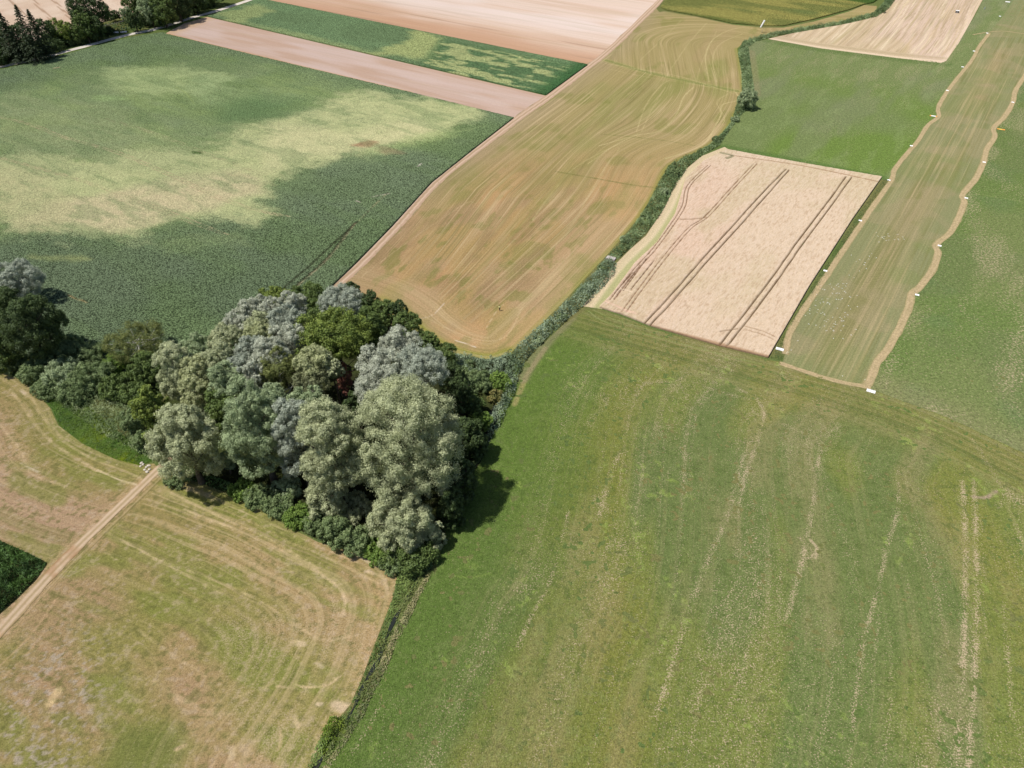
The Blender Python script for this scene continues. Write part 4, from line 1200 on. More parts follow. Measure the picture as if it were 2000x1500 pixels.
# (cx, cy, rx, ry, kind, height or None, label)
WOOD = [
    # front of the wood
    (797, 872, 99, 128, 'olive_silver', None, 0.5, 'largest olive silver willow, at the right front of the wood beside the shaded meadow'),
    (782, 1018, 64, 60, 'olive_silver', None, 0.5, 'lower drooping olive willow under the largest willow, above the dark front corner bush'),
    (652, 885, 62, 98, 'olive_silver', None, 2.5, 'tall olive silver willow just left of the largest willow'),
    (640, 975, 40, 40, 'olive_silver', None, 0.3, 'low leaning olive willow at the foot of the tall olive willow'),
    (583, 864, 44, 80, 'blue_silver', None, 2.5, 'narrow blue grey willow between two olive willows at the front of the wood'),
    (506, 845, 60, 96, 'grey_green', None, 2.0, 'tall grey green willow at the front of the wood, left of the blue grey willow'),
    (364, 868, 61, 80, 'olive_silver', None, 1.5, 'rounded silver willow standing alone at the end of the sandy path'),
    (443, 902, 14, 22, 'grey_green', None, 0.5, 'slim small willow in the dark gap at the front of the wood'),
    # left flank
    (350, 735, 38, 60, 'olive_silver', None, 4.0, 'broad silver willow on the left flank of the wood'),
    (388, 765, 34, 40, 'tan_silver', 17, 2, 'tan tinged silver willow low on the left flank of the wood'),
    (384, 690, 32, 34, 'grey_green', 17, 2, 'grey green willow at the outer left edge below the beet field'),
    (382, 722, 28, 30, 'tan_silver', 19, 2, 'tan silver crown in the middle of the left flank'),
    (428, 700, 30, 34, 'olive_silver', 21, 2, 'olive silver crown beside the tan crown on the left flank'),
    (440, 662, 32, 28, 'olive_silver', 18, 2, 'olive silver willow touching the beet field on the left flank'),
    (442, 745, 34, 38, 'grey_green', 20, 2, 'grey green crown above the green tree on the left flank'),
    (445, 800, 40, 48, 'green', 16, 2, 'plain green tree between the lone silver willow and the grey green willow'),
    (300, 812, 33, 54, 'yellow_green', None, 1.0, 'yellow green tree left of the wood beside the tall weeds'),
    # upper left part
    (462, 635, 26, 24, 'silver', 16, 2, 'pale silver willow on the upper left edge of the wood'),
    (484, 607, 24, 24, 'silver', 16, 2, 'bright silver willow on the upper left edge beside the beet leaves'),
    (508, 592, 16, 16, 'silver', 14, 2, 'small silver willow on the upper edge next to the tractor lines'),
    (535, 606, 26, 26, 'silver', 18, 2, 'silver willow behind the blue grey crown on the upper left'),
    (574, 596, 25, 28, 'silver', 18, 2, 'tall pale silver willow on the upper edge of the wood'),
    (508, 632, 26, 24, 'olive_silver', 18, 2, 'olive tinted silver willow in the upper left of the wood'),
    (560, 630, 34, 32, 'blue_silver', 20, 2, 'blue grey round willow in the upper middle of the wood'),
    (505, 655, 28, 26, 'tan_silver', 19, 2, 'olive yellow willow crown above the blue grey one on the left'),
    (488, 685, 30, 30, 'blue_silver', 20, 2, 'smaller blue grey crown in the left middle of the wood'),
    (472, 722, 26, 34, 'blue_silver', 20, 2, 'grey crown beside the white silver willow'),
    (562, 668, 34, 36, 'silver', 22, 2, 'whitest silver willow in the middle of the wood'),
    (530, 694, 36, 34, 'silver', 22, 2, 'white silver willow with a yellow tint in the middle of the wood'),
    (500, 732, 22, 34, 'silver', 21, 2, 'narrow white silver crown left of the dark birch'),
    (543, 722, 34, 38, 'birch', 22, 2, 'dark olive birch with white branches in the middle of the wood'),
    (610, 706, 36, 32, 'tan_silver', 23, 2, 'olive cream willow in the centre of the wood'),
    (650, 722, 20, 24, 'olive_silver', 21, 2, 'small olive silver crown beside the dead reddish shrub'),
    (606, 752, 34, 30, 'grey_birch', 20, 2, 'greyish birch with bare white stems in the centre of the wood'),
    (598, 790, 38, 34, 'grey_green', 21, 2, 'grey green crown below the greyish birch'),
    (530, 778, 30, 30, 'grey_green', 19, 2, 'grey green crown below the dark olive birch'),
    # upper right part
    (600, 580, 36, 22, 'green', 13, 1, 'dull green tree on the upper edge behind the silver willows'),
    (535, 583, 32, 12, 'yellow_green', 8, 1, 'low yellow green tree at the upper left edge beside the tractor lines'),
    (622, 606, 30, 22, 'green', 15, 1, 'dull green crown between the pale willow and the yellow green tree'),
    (664, 590, 40, 29, 'blue_silver', 18, 1, 'grey silver round willow on the upper right edge of the wood'),
    (683, 567, 20, 15, 'dark_green', 10, 1, 'dark green small tree at the topmost corner of the wood'),
    (716, 592, 26, 24, 'dark_green', 12, 1, 'dark green tree on the upper right edge next to the topmost corner'),
    (748, 612, 26, 26, 'green', 12, 1, 'green tree on the upper right edge facing the hay meadow'),
    (776, 606, 20, 20, 'dark_green', 12, 1, 'dark green rounded tree leaning to the hay meadow'),
    (796, 636, 28, 28, 'green', 12, 1, 'glossy green tree on the upper right edge of the wood'),
    (650, 655, 68, 50, 'yellow_green', 22, 2, 'big yellow green tree in the middle of the wood'),
    (722, 640, 32, 40, 'green', 20, 2, 'darker green tree right of the big yellow green tree'),
    (782, 682, 40, 38, 'silver', 22, 2, 'cream silver willow at the top of the right hand group'),
    (742, 718, 44, 42, 'silver', 24, 2, 'broad pale silver willow left in the right hand group'),
    (822, 715, 52, 42, 'blue_silver', 24, 2, 'broad blue grey willow right in the right hand group'),
    (740, 765, 44, 44, 'silver', 24, 2, 'pale silver willow directly behind the largest willow'),
    (672, 742, 16, 36, 'dead', 12, 1, 'dead reddish shrub in the gap between the silver groups'),
    (690, 792, 20, 26, 'dark_green', 16, 1, 'dark green small tree in the gap behind the two olive willows'),
    (836, 668, 22, 20, 'green', 10, 0.5, 'green tree at the right edge above the reeds'),
    (868, 690, 24, 20, 'green', 8, 0.5, 'low green tree above the reeds at the near end of the hay meadow'),
    # right, towards the stream
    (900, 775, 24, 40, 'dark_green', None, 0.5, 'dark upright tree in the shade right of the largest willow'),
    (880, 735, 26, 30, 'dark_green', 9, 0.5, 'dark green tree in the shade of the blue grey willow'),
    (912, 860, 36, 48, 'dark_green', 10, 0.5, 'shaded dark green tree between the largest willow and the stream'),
    (895, 945, 34, 54, 'dark_green', 9, 0.5, 'dark understory tree added to deepen the shadow beside the meadow under the largest willow'),  # understory filled in to deepen the shadow along the wood's right edge
]
for i, (cx, cy, rx, ry, spec, h, b, lab) in enumerate(WOOD):
    nm = 'willow_tree' if 'silver' in spec or spec == 'grey_green' else ('birch_tree' if 'birch' in spec else 'broadleaf_tree')
    kw = {}
    if 'birch' in spec: kw = dict(bark=M_BIRCH, cover=1.6, nl=12, thick=0.8, reach=0.95)
    if spec == 'dead': kw = dict(cover=1.5, bark=M_BARK, nl=12, reach=0.95)
    tree(nm if spec != 'dead' else 'dead_shrub', cx, cy, rx, ry, spec, lab, h=h, b=b, group=GW, cat='tree' if spec != 'dead' else 'shrub', **kw)

# trees and bushes of the hedge running off to the left
LEFT = [
    (28, 552, 48, 40, 'blue_silver', None, 2.0, 'silver grey tree at the left edge above the dark green tree'),
    (56, 638, 60, 70, 'dark_green', None, 1.5, 'large dark green round tree at the left edge casting a shadow on the beets'),
    (-6, 600, 40, 40, 'dark_green', None, 1.5, 'dark tree cut by the left edge between the silver and the dark green tree'),
    (4, 690, 26, 36, 'green', None, 0.5, 'green tree at the left edge below the large dark tree'),
    (266, 668, 54, 34, 'birch', None, 1.5, 'thin olive birch with bare white stems standing against the beet field'),
    (288, 722, 34, 34, 'green', None, 0.5, 'dull green tree below the thin birch'),
]
for (cx, cy, rx, ry, spec, h, b, lab) in LEFT:
    kw = dict(bark=M_BIRCH, cover=1.3, nl=14, thick=0.7, reach=0.95) if spec == 'birch' else {}
    tree('birch_tree' if spec == 'birch' else 'broadleaf_tree', cx, cy, rx, ry, spec, lab, h=h, b=b, group='trees of the hedge left of the wood', **kw)

GB = 'bushes of the hedge left of the wood'
for (cx, cy, rx, ry, spec, lab) in [
    (22, 708, 28, 20, 'bush_green', 'low bush at the left edge between the dark tree and the hay meadow'),
    (132, 668, 26, 20, 'bush_green', 'topmost small grey green bush in the shadow of the dark tree'),
    (96, 690, 34, 28, 'bush_green', 'grey green bush under the dark tree, above the lower bushes'),
    (158, 690, 38, 28, 'bush_green', 'grey green bush along the beet field'),
    (70, 722, 32, 26, 'bush_green', 'grey green bush at the left foot of the hedge'),
    (118, 728, 40, 32, 'grey_green', 'broad grey green bush in the middle of the hedge'),
    (178, 730, 38, 34, 'bush_green', 'dull grey bush with bare purple twigs in the hedge'),
    (92, 755, 28, 22, 'bush_green', 'small bush at the lower left foot of the hedge beside the hay meadow'),
    (148, 762, 34, 26, 'bush_green', 'dark grey green bush above the tall weeds'),
    (222, 706, 24, 22, 'bright_bush', 'yellow leaved bush in the middle of the hedge'),
    (228, 752, 36, 30, 'green', 'green bush left of the wood above the tall weeds'),
    (272, 765, 36, 28, 'green', 'dark green bush between the hedge and the broad silver willow'),
    (282, 855, 24, 24, 'bush_green', 'blue green bush at the foot of the yellow green tree'),
    (258, 818, 22, 30, 'bush_green', 'blue green bush beside the yellow green tree and the weeds')]:
    bush(cx, cy, rx, ry, spec, lab, group=GB)

GQ = 'dark bushes added to fill the shadow band under the trees beyond the gravel road'  # undergrowth added dark to close lit gaps and thicken the shadow band
for (cx, cy, rx, ry, lab) in [
    (-10, 112, 26, 20, 'added dark bush at the left edge under the conifers'), (20, 106, 24, 18, 'added dark bush under the leftmost conifer'), (48, 100, 24, 18, 'added dark bush under the taller twin conifer'),
    (74, 96, 22, 16, 'added dark bush under the shorter twin conifer'), (100, 90, 22, 16, 'added dark bush just right of the twin conifers'), (126, 86, 22, 16, 'added dark bush under the yellowish tree'),
    (152, 84, 20, 14, 'added dark bush under the tall oak'), (176, 80, 16, 11, 'added dark bush left of the garden hedge'), (206, 68, 16, 10, 'low dark garden hedge bush in front of the tarpaulins'),
    (290, 48, 20, 12, 'green bush at the foot of the greyish tree'), (318, 42, 20, 14, 'bush at the foot of the bright leaved tree'), (345, 36, 20, 14, 'dark bush in the shade beside the road bend'),
    (370, 26, 20, 14, 'dark bush beside the shaded road'), (398, 14, 20, 14, 'dark bush near the right end of the tree row')]:
    bush(cx, cy - (4 if cx < 110 else 9), rx * 0.95, ry * (0.9 if cx < 110 else 0.7), 'dark_green', lab, group=GQ, scale=1.6, cover=2.6)

for (cx, cy, rx, ry, sp_, lab) in [
    (1318, 336, 17, 13, 'bush_green', 'grey green shrub in the stream hedge beside the upper left corner of the mown strip'), (1298, 372, 14, 13, 'grey_green', 'pale leaved shrub in the stream hedge just below the bend'),
    (1262, 418, 14, 11, 'bush_green', 'dense shrub in the stream hedge halfway to the culvert'), (1222, 466, 15, 11, 'grey_green', 'broad shrub in the stream hedge a little above the culvert'),
    (1176, 522, 14, 12, 'bush_green', 'round shrub directly below the culvert'), (1148, 562, 14, 11, 'grey_green', 'shrub among the reeds left of the wheat corner'),
    (1098, 618, 15, 12, 'bush_green', 'shrub among the reeds below the wheat corner'), (1050, 664, 16, 12, 'grey_green', 'shrub among the reeds near the hay meadow corner'),
    (1400, 270, 12, 9, 'bush_green', 'small shrub in the stream hedge by the green meadow corner'), (1436, 232, 12, 9, 'grey_green', 'small shrub just below the single tree on the stream'),
    (1444, 208, 10, 8, 'bush_green', 'low shrub at the left foot of the single tree on the stream'), (1722, 18, 12, 9, 'bush_green', 'shrub at the top end of the stream hedge')]:
    bush(cx, cy, rx * 0.72, ry * 0.6, sp_, lab, group='shrubs in the stream hedge', scale=1.1)

GU = 'bushes along the foot of the wood'
for (cx, cy, rx, ry, spec, lab) in [
    (345, 930, 26, 16, 'bush_green', 'low green bush at the foot of the lone silver willow'),
    (470, 955, 26, 18, 'bright_bush', 'bright green low bush at the foot of the grey green willow'),
    (505, 968, 30, 24, 'bush_green', 'leafy bush below the grey green willow on the wood edge'),
    (545, 985, 30, 24, 'bush_green', 'leafy bush on the wood edge below the blue grey willow'),
    (585, 1005, 30, 24, 'bright_bush', 'bright green bush on the wood edge beside the hay meadow'),
    (620, 1020, 28, 24, 'bush_green', 'leafy bush below the low leaning olive willow'),
    (655, 1030, 34, 34, 'bush_green', 'tall leafy bush in the middle of the front edge'),
    (697, 1050, 32, 32, 'bush_green', 'dark leafy bush left of the drooping willow'),
    (735, 1072, 30, 26, 'bright_bush', 'green bush with bright leaves near the front corner'),
    (800, 1072, 54, 40, 'green', 'large dark green bush at the front corner of the wood where the ditch begins'),
    (848, 1040, 20, 30, 'olive_silver', 'silver leaved bush at the right front corner beside the meadow shadow'),
    (765, 1098, 26, 14, 'bush_green', 'low bush just left of the front corner of the wood'),
    (690, 990, 36, 26, 'olive_silver', 'olive willow bush in the gap between two front willows'),
    (880, 985, 26, 44, 'dark_green', 'dark bush added to deepen the shadow right of the drooping willow'),  # dark filling added in the shadow strip beside the meadow
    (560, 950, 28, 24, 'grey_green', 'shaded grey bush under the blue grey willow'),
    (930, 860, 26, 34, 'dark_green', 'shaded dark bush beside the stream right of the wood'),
    (942, 818, 20, 20, 'bright_bush', 'round bright green bush beside the dark stream water'),
    (968, 772, 15, 16, 'rust_bush', 'rusty brown bush beside the stream'),
    (925, 790, 24, 24, 'green', 'green bush left of the rusty brown bush'),
    (930, 742, 30, 24, 'bush_green', 'grey green bush above the green bush near the stream'),
    (975, 742, 24, 20, 'bright_bush', 'olive bush at the bend of the stream above the rusty bush'),
    (900, 720, 26, 18, 'bush_green', 'green bush between the reeds and the blue grey willow')]:
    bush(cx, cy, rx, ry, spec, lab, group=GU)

# hedge trees beyond the gravel road, top left
GR = 'trees beyond the gravel road'
FAR = [
    (171, 24, 38, 42, 'dark_green', None, 2.0, 'tall dark oak in front of the pale wheat, left of the garden'),
    (165, 58, 20, 28, 'green', None, 0.5, 'green tree at the foot of the tall dark oak'),
    (182, 62, 22, 22, 'dark_green', None, 0.5, 'dark tree right beside the garden fence'),
    (118, 68, 26, 22, 'yellow_green', None, 0.5, 'yellowish tree between the conifers and the dark oak'),
    (150, 72, 18, 16, 'green', None, 0.5, 'green tree low between the yellowish tree and the garden'),
    (92, 70, 18, 26, 'dark_green', None, 0.5, 'dark tree just right of the twin conifers'),
    (40, 80, 22, 26, 'dark_green', None, 0.5, 'dark tree between the left conifer and the twin conifers'),
    (0, 80, 24, 36, 'dark_green', None, 0.5, 'dark tree at the far left edge by the gravel road'),
    (262, 45, 17, 20, 'dark_green', None, 0.5, 'round dark tree standing alone beside the gravel road'),
    (246, 32, 12, 14, 'grey_green', None, 0.5, 'small grey tree behind the garden'),
    (222, 36, 12, 10, 'dark_green', None, 0.3, 'small round dark tree behind the garden fence'),
    (262, 10, 22, 26, 'green', None, 1.0, 'green tree right of the pale wheat gap'),
    (292, 24, 24, 30, 'grey_green', None, 0.5, 'greyish tree in the right part of the row'),
    (318, 28, 26, 28, 'green', None, 0.5, 'bright leaved tree in the right part of the row'),
    (345, 10, 28, 34, 'dark_green', None, 0.5, 'dark tree leaning over the shaded road'),
    (378, 0, 26, 28, 'dark_green', None, 0.5, 'dark tree second from the right end of the row'),
    (412, -10, 26, 24, 'green', None, 0.5, 'rightmost tree of the row beside the gravel road'),
    (300, -5, 30, 30, 'green', None, 1.0, 'tree at the top edge behind the greyish tree'),
]
for (cx, cy, rx, ry, spec, h, b, lab) in FAR:
    tree('broadleaf_tree', cx, cy - 5, rx * 0.95, ry * 0.95, spec, lab, h=h, b=b, group=GR, scale=1.6, cover=2.6)


def conifer(cx, cy, rx, ry, label):
    x, y, R, V, zc = place(cx, cy, rx, ry, None, 0.5)
    r = np.random.default_rng(int(cx * 3 + cy))
    H = 2 * V + 0.5
    root = empty('conifer_tree', (x, y, 0)); tag(root, label, 'conifer', 'spruces beyond the gravel road')
    P, Nn = [], []
    nb = 150
    for k in range(nb):
        t = (k + 0.5) / nb
        z = H * (0.08 + 0.92 * t)
        rad = R * 1.25 * (1 - t) ** 0.8 * (0.75 + 0.5 * r.random()) + 0.15
        a = k * 2.4 + r.random() * 0.5
        m = int(12 + 34 * (1 - t))
        f = r.random(m) ** 0.7
        px = math.cos(a) * rad * f; py = math.sin(a) * rad * f
        pz = z - 0.28 * rad * f + r.normal(size=m) * 0.10
        spread = r.normal(size=(m, 2)) * (0.10 + 0.10 * rad * f[:, None])
        P.append(np.stack([px + spread[:, 0], py + spread[:, 1], pz], 1))
        Nn.append(np.tile([math.cos(a) * 0.4, math.sin(a) * 0.4, 0.9], (m, 1)))
    P = np.vstack(P); Nn = np.vstack(Nn)
    Vv = quads(P, Nn, 0.95, 0.38, r)
    a1 = lin(SPEC['conifer'][0]) / KL; a2 = lin(SPEC['conifer'][1]) / KL
    tt = r.random((len(P), 1))
    mesh_obj("crown", Vv, np.arange(len(Vv)), 4, M_LEAF, root, np.repeat(a1 * tt + a2 * (1 - tt), 4, 0))
    vs, fs = [], []
    tube(vs, fs, (0, 0, -0.2), (0, 0, H * 0.55), 0.32, 0.18, 8); tube(vs, fs, (0, 0, H * 0.55), (0, 0, H), 0.18, 0.03, 8)
    poly_obj("trunk", vs, fs, M_BARK, root, True)


conifer(18, 72, 22, 44, 'leftmost conifer beyond the gravel road')
conifer(52, 66, 20, 50, 'taller left one of the twin conifers, its tip against the pale wheat')
conifer(72, 66, 18, 42, 'shorter right one of the twin conifers')

# lone tree on the stream
tree('broadleaf_tree', 1460, 193, 19, 17, 'grey_green', 'single small grey green tree on the stream between the hay meadow and the green meadow', b=0.4, scale=1.2)

# ------------------------------------------------------------------ herbs, reeds and crops too many to count
def herbs(name, poly, dens, hgt, L, Wd, c1, c2, label, seed, dome=None, up=0.5, zb=0.0, rows=None, clump=0.0):
    r = np.random.default_rng(seed)
    lo = poly.min(0); hi = poly.max(0)
    n = int((hi - lo).prod() * dens)
    P = lo + r.random((n, 2)) * (hi - lo)
    if clump:
        kk = fbm(P[:, 0] / clump, P[:, 1] / clump, seed, 2)
        P = P[r.random(n) < ss(0.25, 0.55, kk)]
    P = P[inside(P[:, 0], P[:, 1], poly)]
    n = len(P)
    e = ss(0, 1.2, dline(P[:, 0], P[:, 1], poly, True)) * 0.7 + 0.3
    hm = hgt * (0.1 + 1.35 * ss(0.25, 0.75, fbm(P[:, 0] * 0.6, P[:, 1] * 0.6, seed, 3))) * e
    f = r.random(n) ** 0.6
    Z = zb + hm * f
    Q = np.c_[P, Z]
    gx_ = fbm((P[:, 0] + 0.4) * 0.6, P[:, 1] * 0.6, seed, 3) - fbm((P[:, 0] - 0.4) * 0.6, P[:, 1] * 0.6, seed, 3)
    gy_ = fbm(P[:, 0] * 0.6, (P[:, 1] + 0.4) * 0.6, seed, 3) - fbm(P[:, 0] * 0.6, (P[:, 1] - 0.4) * 0.6, seed, 3)
    Nn = np.c_[-gx_ * 2 * hgt, -gy_ * 2 * hgt, np.full(n, up)]
    Nn /= np.linalg.norm(Nn, axis=1)[:, None]
    V = quads(Q, Nn, L, Wd, r)
    V[:, 2] = np.maximum(V[:, 2], 0.01)
    a1 = lin(c1) / KL; a2 = lin(c2) / KL
    t = np.clip(ss(0.35, 0.65, fbm(P[:, 0] * 0.25, P[:, 1] * 0.25, seed + 5, 3)) * 0.7 + r.random(n) * 0.45 - 0.1, 0, 1)[:, None]
    c = (a1 * (1 - t) + a2 * t) * (1 + 0.15 * r.normal(size=(n, 1)))
    o = mesh_obj(name, V, np.arange(4 * n), 4, M_LEAF, None, np.repeat(np.clip(c, 0.01, 0.8), 4, 0))
    tag(o, label, name.replace('_', ' '), kind='stuff')
    return o


reed_up = W([(1713, 20), (1735, -8), (1775, -60), (1790, -60), (1752, -5), (1735, 18), (1712, 33), (1660, 45), (1600, 56), (1560, 63), (1510, 72), (1475, 82), (1462, 92), (1466, 130), (1474, 180), (1476, 205), (1450, 222), (1425, 255), (1405, 285), (1370, 305), (1345, 325), (1325, 355), (1308, 385), (1290, 420),
             (1262, 455), (1235, 482), (1207, 506), (1186, 502), (1208, 478), (1238, 440), (1262, 405), (1285, 360), (1305, 325), (1340, 308), (1382, 286), (1410, 262), (1430, 235), (1438, 205), (1440, 190), (1449, 185), (1448, 140), (1441, 105), (1450, 82), (1500, 67), (1560, 56), (1640, 44), (1700, 28)])
herbs('stream_reeds', reed_up, 18, 1.5, 0.75, 0.20, (164, 184, 128), (100, 124, 74), 'thick grey green reeds and weeds along the winding stream above the little culvert', 301)
reed_lo = W([(1186, 508), (1205, 515), (1200, 535), (1180, 560), (1150, 590), (1125, 610), (1100, 632), (1075, 655), (1050, 680), (1030, 700), (1012, 735), (1005, 770), (990, 800), (975, 835), (955, 865), (950, 840), (965, 800), (985, 760), (1000, 735), (940, 760), (880, 745), (860, 700), (880, 688), (920, 700), (960, 705), (1000, 692), (1040, 655), (1075, 622), (1110, 588), (1150, 545), (1172, 520)])
herbs('tall_reeds', reed_lo, 24, 2.4, 0.75, 0.17, (176, 194, 158), (114, 136, 96), 'dense blue green reeds from the culvert down to the wood', 302)
herbs('tall_weeds', W([(92, 775), (125, 765), (200, 775), (260, 800), (300, 870), (318, 892), (300, 900), (262, 878), (200, 850), (150, 812)]), 26, 1.6, 0.7, 0.12, (178, 190, 136), (112, 134, 78), 'tall pale weeds between the hedge bushes and the lush grass', 303)
herbs('nettles', W([(330, 925), (440, 960), (560, 1020), (690, 1078), (770, 1110), (840, 1118), (850, 1085), (760, 1070), (660, 1035), (560, 990), (440, 940), (345, 905)]), 22, 1.3, 0.5, 0.2, (136, 164, 98), (88, 118, 56), 'low green nettles along the front foot of the wood', 304)
herbs('ditch_weeds', W([(775, 1128), (832, 1112), (818, 1135), (792, 1175), (768, 1205), (752, 1245), (735, 1285), (710, 1330), (690, 1375), (672, 1415), (645, 1455), (612, 1510), (560, 1590), (500, 1590), (590, 1515), (622, 1450), (655, 1410), (683, 1385), (705, 1330), (735, 1255), (762, 1185)]), 26, 0.9, 0.42, 0.17,
      (146, 168, 88), (92, 118, 52), 'leafy green weeds on the left bank of the ditch', 305)
herbs('dry_bank_grass', W([(835, 1120), (845, 1118), (815, 1175), (795, 1220), (775, 1255), (757, 1300), (735, 1345), (712, 1395), (690, 1430), (660, 1475), (630, 1520), (575, 1600), (565, 1595), (620, 1515), (652, 1465), (680, 1425), (700, 1385), (722, 1335), (745, 1290), (765, 1240), (785, 1205), (810, 1160)]), 34, 0.75, 0.5, 0.13,
      (184, 176, 124), (104, 118, 66), 'dry yellowish grass on the right bank of the ditch', 306)
herbs('yellow_flowering_shrubs', W([(645, 1400), (678, 1402), (680, 1425), (655, 1450), (632, 1478), (622, 1460), (632, 1425)]), 60, 1.6, 0.35, 0.2, (150, 168, 62), (104, 130, 42), 'bright yellow green shrubs on the left bank of the ditch near the lower edge', 307)
herbs('sedge', ribbon_poly([(575, 1560), (620, 1500), (645, 1462), (676, 1418), (700, 1372), (722, 1322), (745, 1280), (765, 1232), (785, 1192), (810, 1150), (838, 1108)], hw=0.75), 44, 0.8, 0.42, 0.14, (140, 150, 84), (84, 104, 50), 'patchy sedge overhanging the dark ditch water', 311, clump=0.8)
# maize corner
herbs('long_grass', W([(62, 737), (77, 768), (104, 800), (118, 832), (167, 868), (227, 897), (270, 907), (298, 898), (312, 880), (240, 850), (170, 790), (120, 745)]), 22, 0.5, 0.4, 0.1, (116, 140, 60), (72, 98, 36), 'lush bright green grass strip between the hay meadow and the tall weeds', 312)
cp = W([(-260, 1000), (-60, 1020), (0, 1058), (45, 1078), (92, 1101), (70, 1130), (30, 1170), (-10, 1205), (-120, 1330), (-400, 1330)])
herbs('maize', cp, 46, 2.1, 0.8, 0.12, (104, 140, 66), (56, 84, 38), 'dark green maize in the field corner at the left edge', 308, up=0.4, zb=0.1)
herbs('verge_grass', W([(1504, 700), (1528, 704), (1538, 650), (1560, 612), (1600, 555), (1655, 470), (1715, 378), (1738, 352), (1726, 350), (1670, 428), (1585, 560)]), 14, 0.45, 0.4, 0.1, (110, 132, 74), (70, 96, 44), 'green grass verge between the wheat and the runway path', 309)
herbs('garden_weeds', W([(-60, 128), (100, 98), (175, 82), (250, 62), (310, 50), (400, 20), (440, 0), (380, 0), (300, 30), (200, 48), (100, 78), (-60, 112)]), 2.2, 0.9, 1.0, 0.5, (92, 116, 60), (60, 84, 40), 'rough green weeds below the trees beyond the gravel road', 310)

# ------------------------------------------------------------------ small things
def box(vs, fs, x0, x1, y0, y1, z0, z1):
    b = len(vs)
    vs += [(x0, y0, z0), (x1, y0, z0), (x1, y1, z0), (x0, y1, z0), (x0, y0, z1), (x1, y0, z1), (x1, y1, z1), (x0, y1, z1)]
    fs += [(b, b + 3, b + 2, b + 1), (b + 4, b + 5, b + 6, b + 7), (b, b + 1, b + 5, b + 4), (b + 1, b + 2, b + 6, b + 5), (b + 2, b + 3, b + 7, b + 6), (b + 3, b, b + 4, b + 7)]


A_MARK = direction((1140, 598), (1500, 700))


def marker_parts(root, w_, d_, h_, panels, mats):
    """low ridged marker made of boards side by side on a dark frame"""
    n = panels
    for k in range(n):
        x0 = -w_ / 2 + k * w_ / n + 0.02; x1 = -w_ / 2 + (k + 1) * w_ / n - 0.02
        vs = [(x0, -d_ / 2, 0.06), (x1, -d_ / 2, 0.06), (x1, 0, h_), (x0, 0, h_), (x0, d_ / 2, 0.06), (x1, d_ / 2, 0.06),
              (x0, -d_ / 2, 0.02), (x1, -d_ / 2, 0.02), (x1, 0, h_ - 0.04), (x0, 0, h_ - 0.04), (x0, d_ / 2, 0.02), (x1, d_ / 2, 0.02)]
        fs = [(0, 1, 2, 3), (3, 2, 5, 4), (7, 6, 9, 8), (8, 9, 10, 11), (0, 6, 7, 1), (4, 5, 11, 10), (0, 3, 9, 6), (3, 4, 10, 9), (1, 7, 8, 2), (2, 8, 11, 5)]
        poly_obj("board", vs, fs, mats[k % len(mats)], root)
    vs, fs = [], []
    box(vs, fs, -w_ / 2, w_ / 2, -0.03, 0.03, 0.0, h_ - 0.05)
    for x in (-w_ / 2 + 0.05, w_ / 2 - 0.1):
        box(vs, fs, x, x + 0.05, -d_ / 2 + 0.05, d_ / 2 - 0.05, 0.0, 0.018)
    poly_obj("frame", vs, fs, M_STEEL, root)


small = [((1612, 529), 'white marker halfway along the right edge of the wheat field'),
         ((1680, 431), 'white marker beside the wheat edge with a rusty weed patch below it'),
         ((1736, 352), 'white marker at the upper right corner of the wheat field'),
         ((1780, 285), 'white marker on the left runway path just above the wheat corner marker'),
         ((1850, 177), 'white marker on the left runway path just above the orange and white bar'),
         ((1880, 131), 'white marker on the left runway path beside the tip of the stubble field'),
         ((1902, 100), 'white marker where the left runway path narrows'),
         ((1928, 65), 'white marker where the thin path crosses the runway at the top'),
         ((1953, 32), 'small white marker above the thin crossing path'),
         ((1791, 576), 'white marker on the right runway path, nearest the large lower marker'),
         ((1835, 480), 'white marker in the second bend of the right runway path from below'),
         ((1887, 387), 'white marker in the third bend of the right runway path from below'),
         ((1922, 317), 'white marker on the right runway path below the yellow bar'),
         ((1978, 200), 'white marker on the right runway path above the yellow bar')]
proto = None
for k, ((px, py), lab) in enumerate(small):
    x, y = G(px, py)
    if proto is None:
        proto = empty('runway_marker', (x, y, 0.02), A_MARK)
        marker_parts(proto, 1.12, 0.9, 0.26, 2, [M_WHITE]); root = proto
    else:
        root = proto.copy(); col.objects.link(root); root.location = (x, y, 0.02)
        for ch in list(proto.children):
            c = ch.copy(); col.objects.link(c); c.parent = root
    root.rotation_euler = (0, 0, A_MARK + 0.06 * math.sin(k * 2.3))
    tag(root, lab, 'runway marker', 'white markers along the runway')
for (px, py), lab in (((1523, 682), 'large white marker at the lower right corner of the wheat field'), ((1701, 764), 'large white marker at the near end of the right runway path')):
    x, y = G(px, py)
    root = empty('runway_end_marker', (x, y, 0.02), A_MARK)
    marker_parts(root, 2.0, 1.15, 0.32, 4, [M_WHITE]); tag(root, lab, 'runway marker', 'large white markers at the runway end')
x, y = G(1968, 4)
root = empty('runway_end_marker', (x, y, 0.02), A_MARK)
marker_parts(root, 2.6, 1.3, 0.34, 4, [M_WHITE]); tag(root, 'wide white marker at the top edge above the runway', 'runway marker', 'large white markers at the runway end')
for (px, py), lab, mt in (((1823, 227), 'orange ended white bar lying across the left runway path', [M_ORANGE, M_WHITE, M_WHITE, M_WHITE]),
                          ((1955, 253), 'yellow and orange bar beside the bend of the right runway path', [M_ORANGE, M_YELLOW, M_YELLOW, M_ORANGE])):
    x, y = G(px, py)
    root = empty('marker_bar', (x, y, 0.02), A_MARK)
    marker_parts(root, 2.9, 0.75, 0.28, 5, mt); tag(root, lab, 'marker bar', 'coloured bars halfway along the runway')

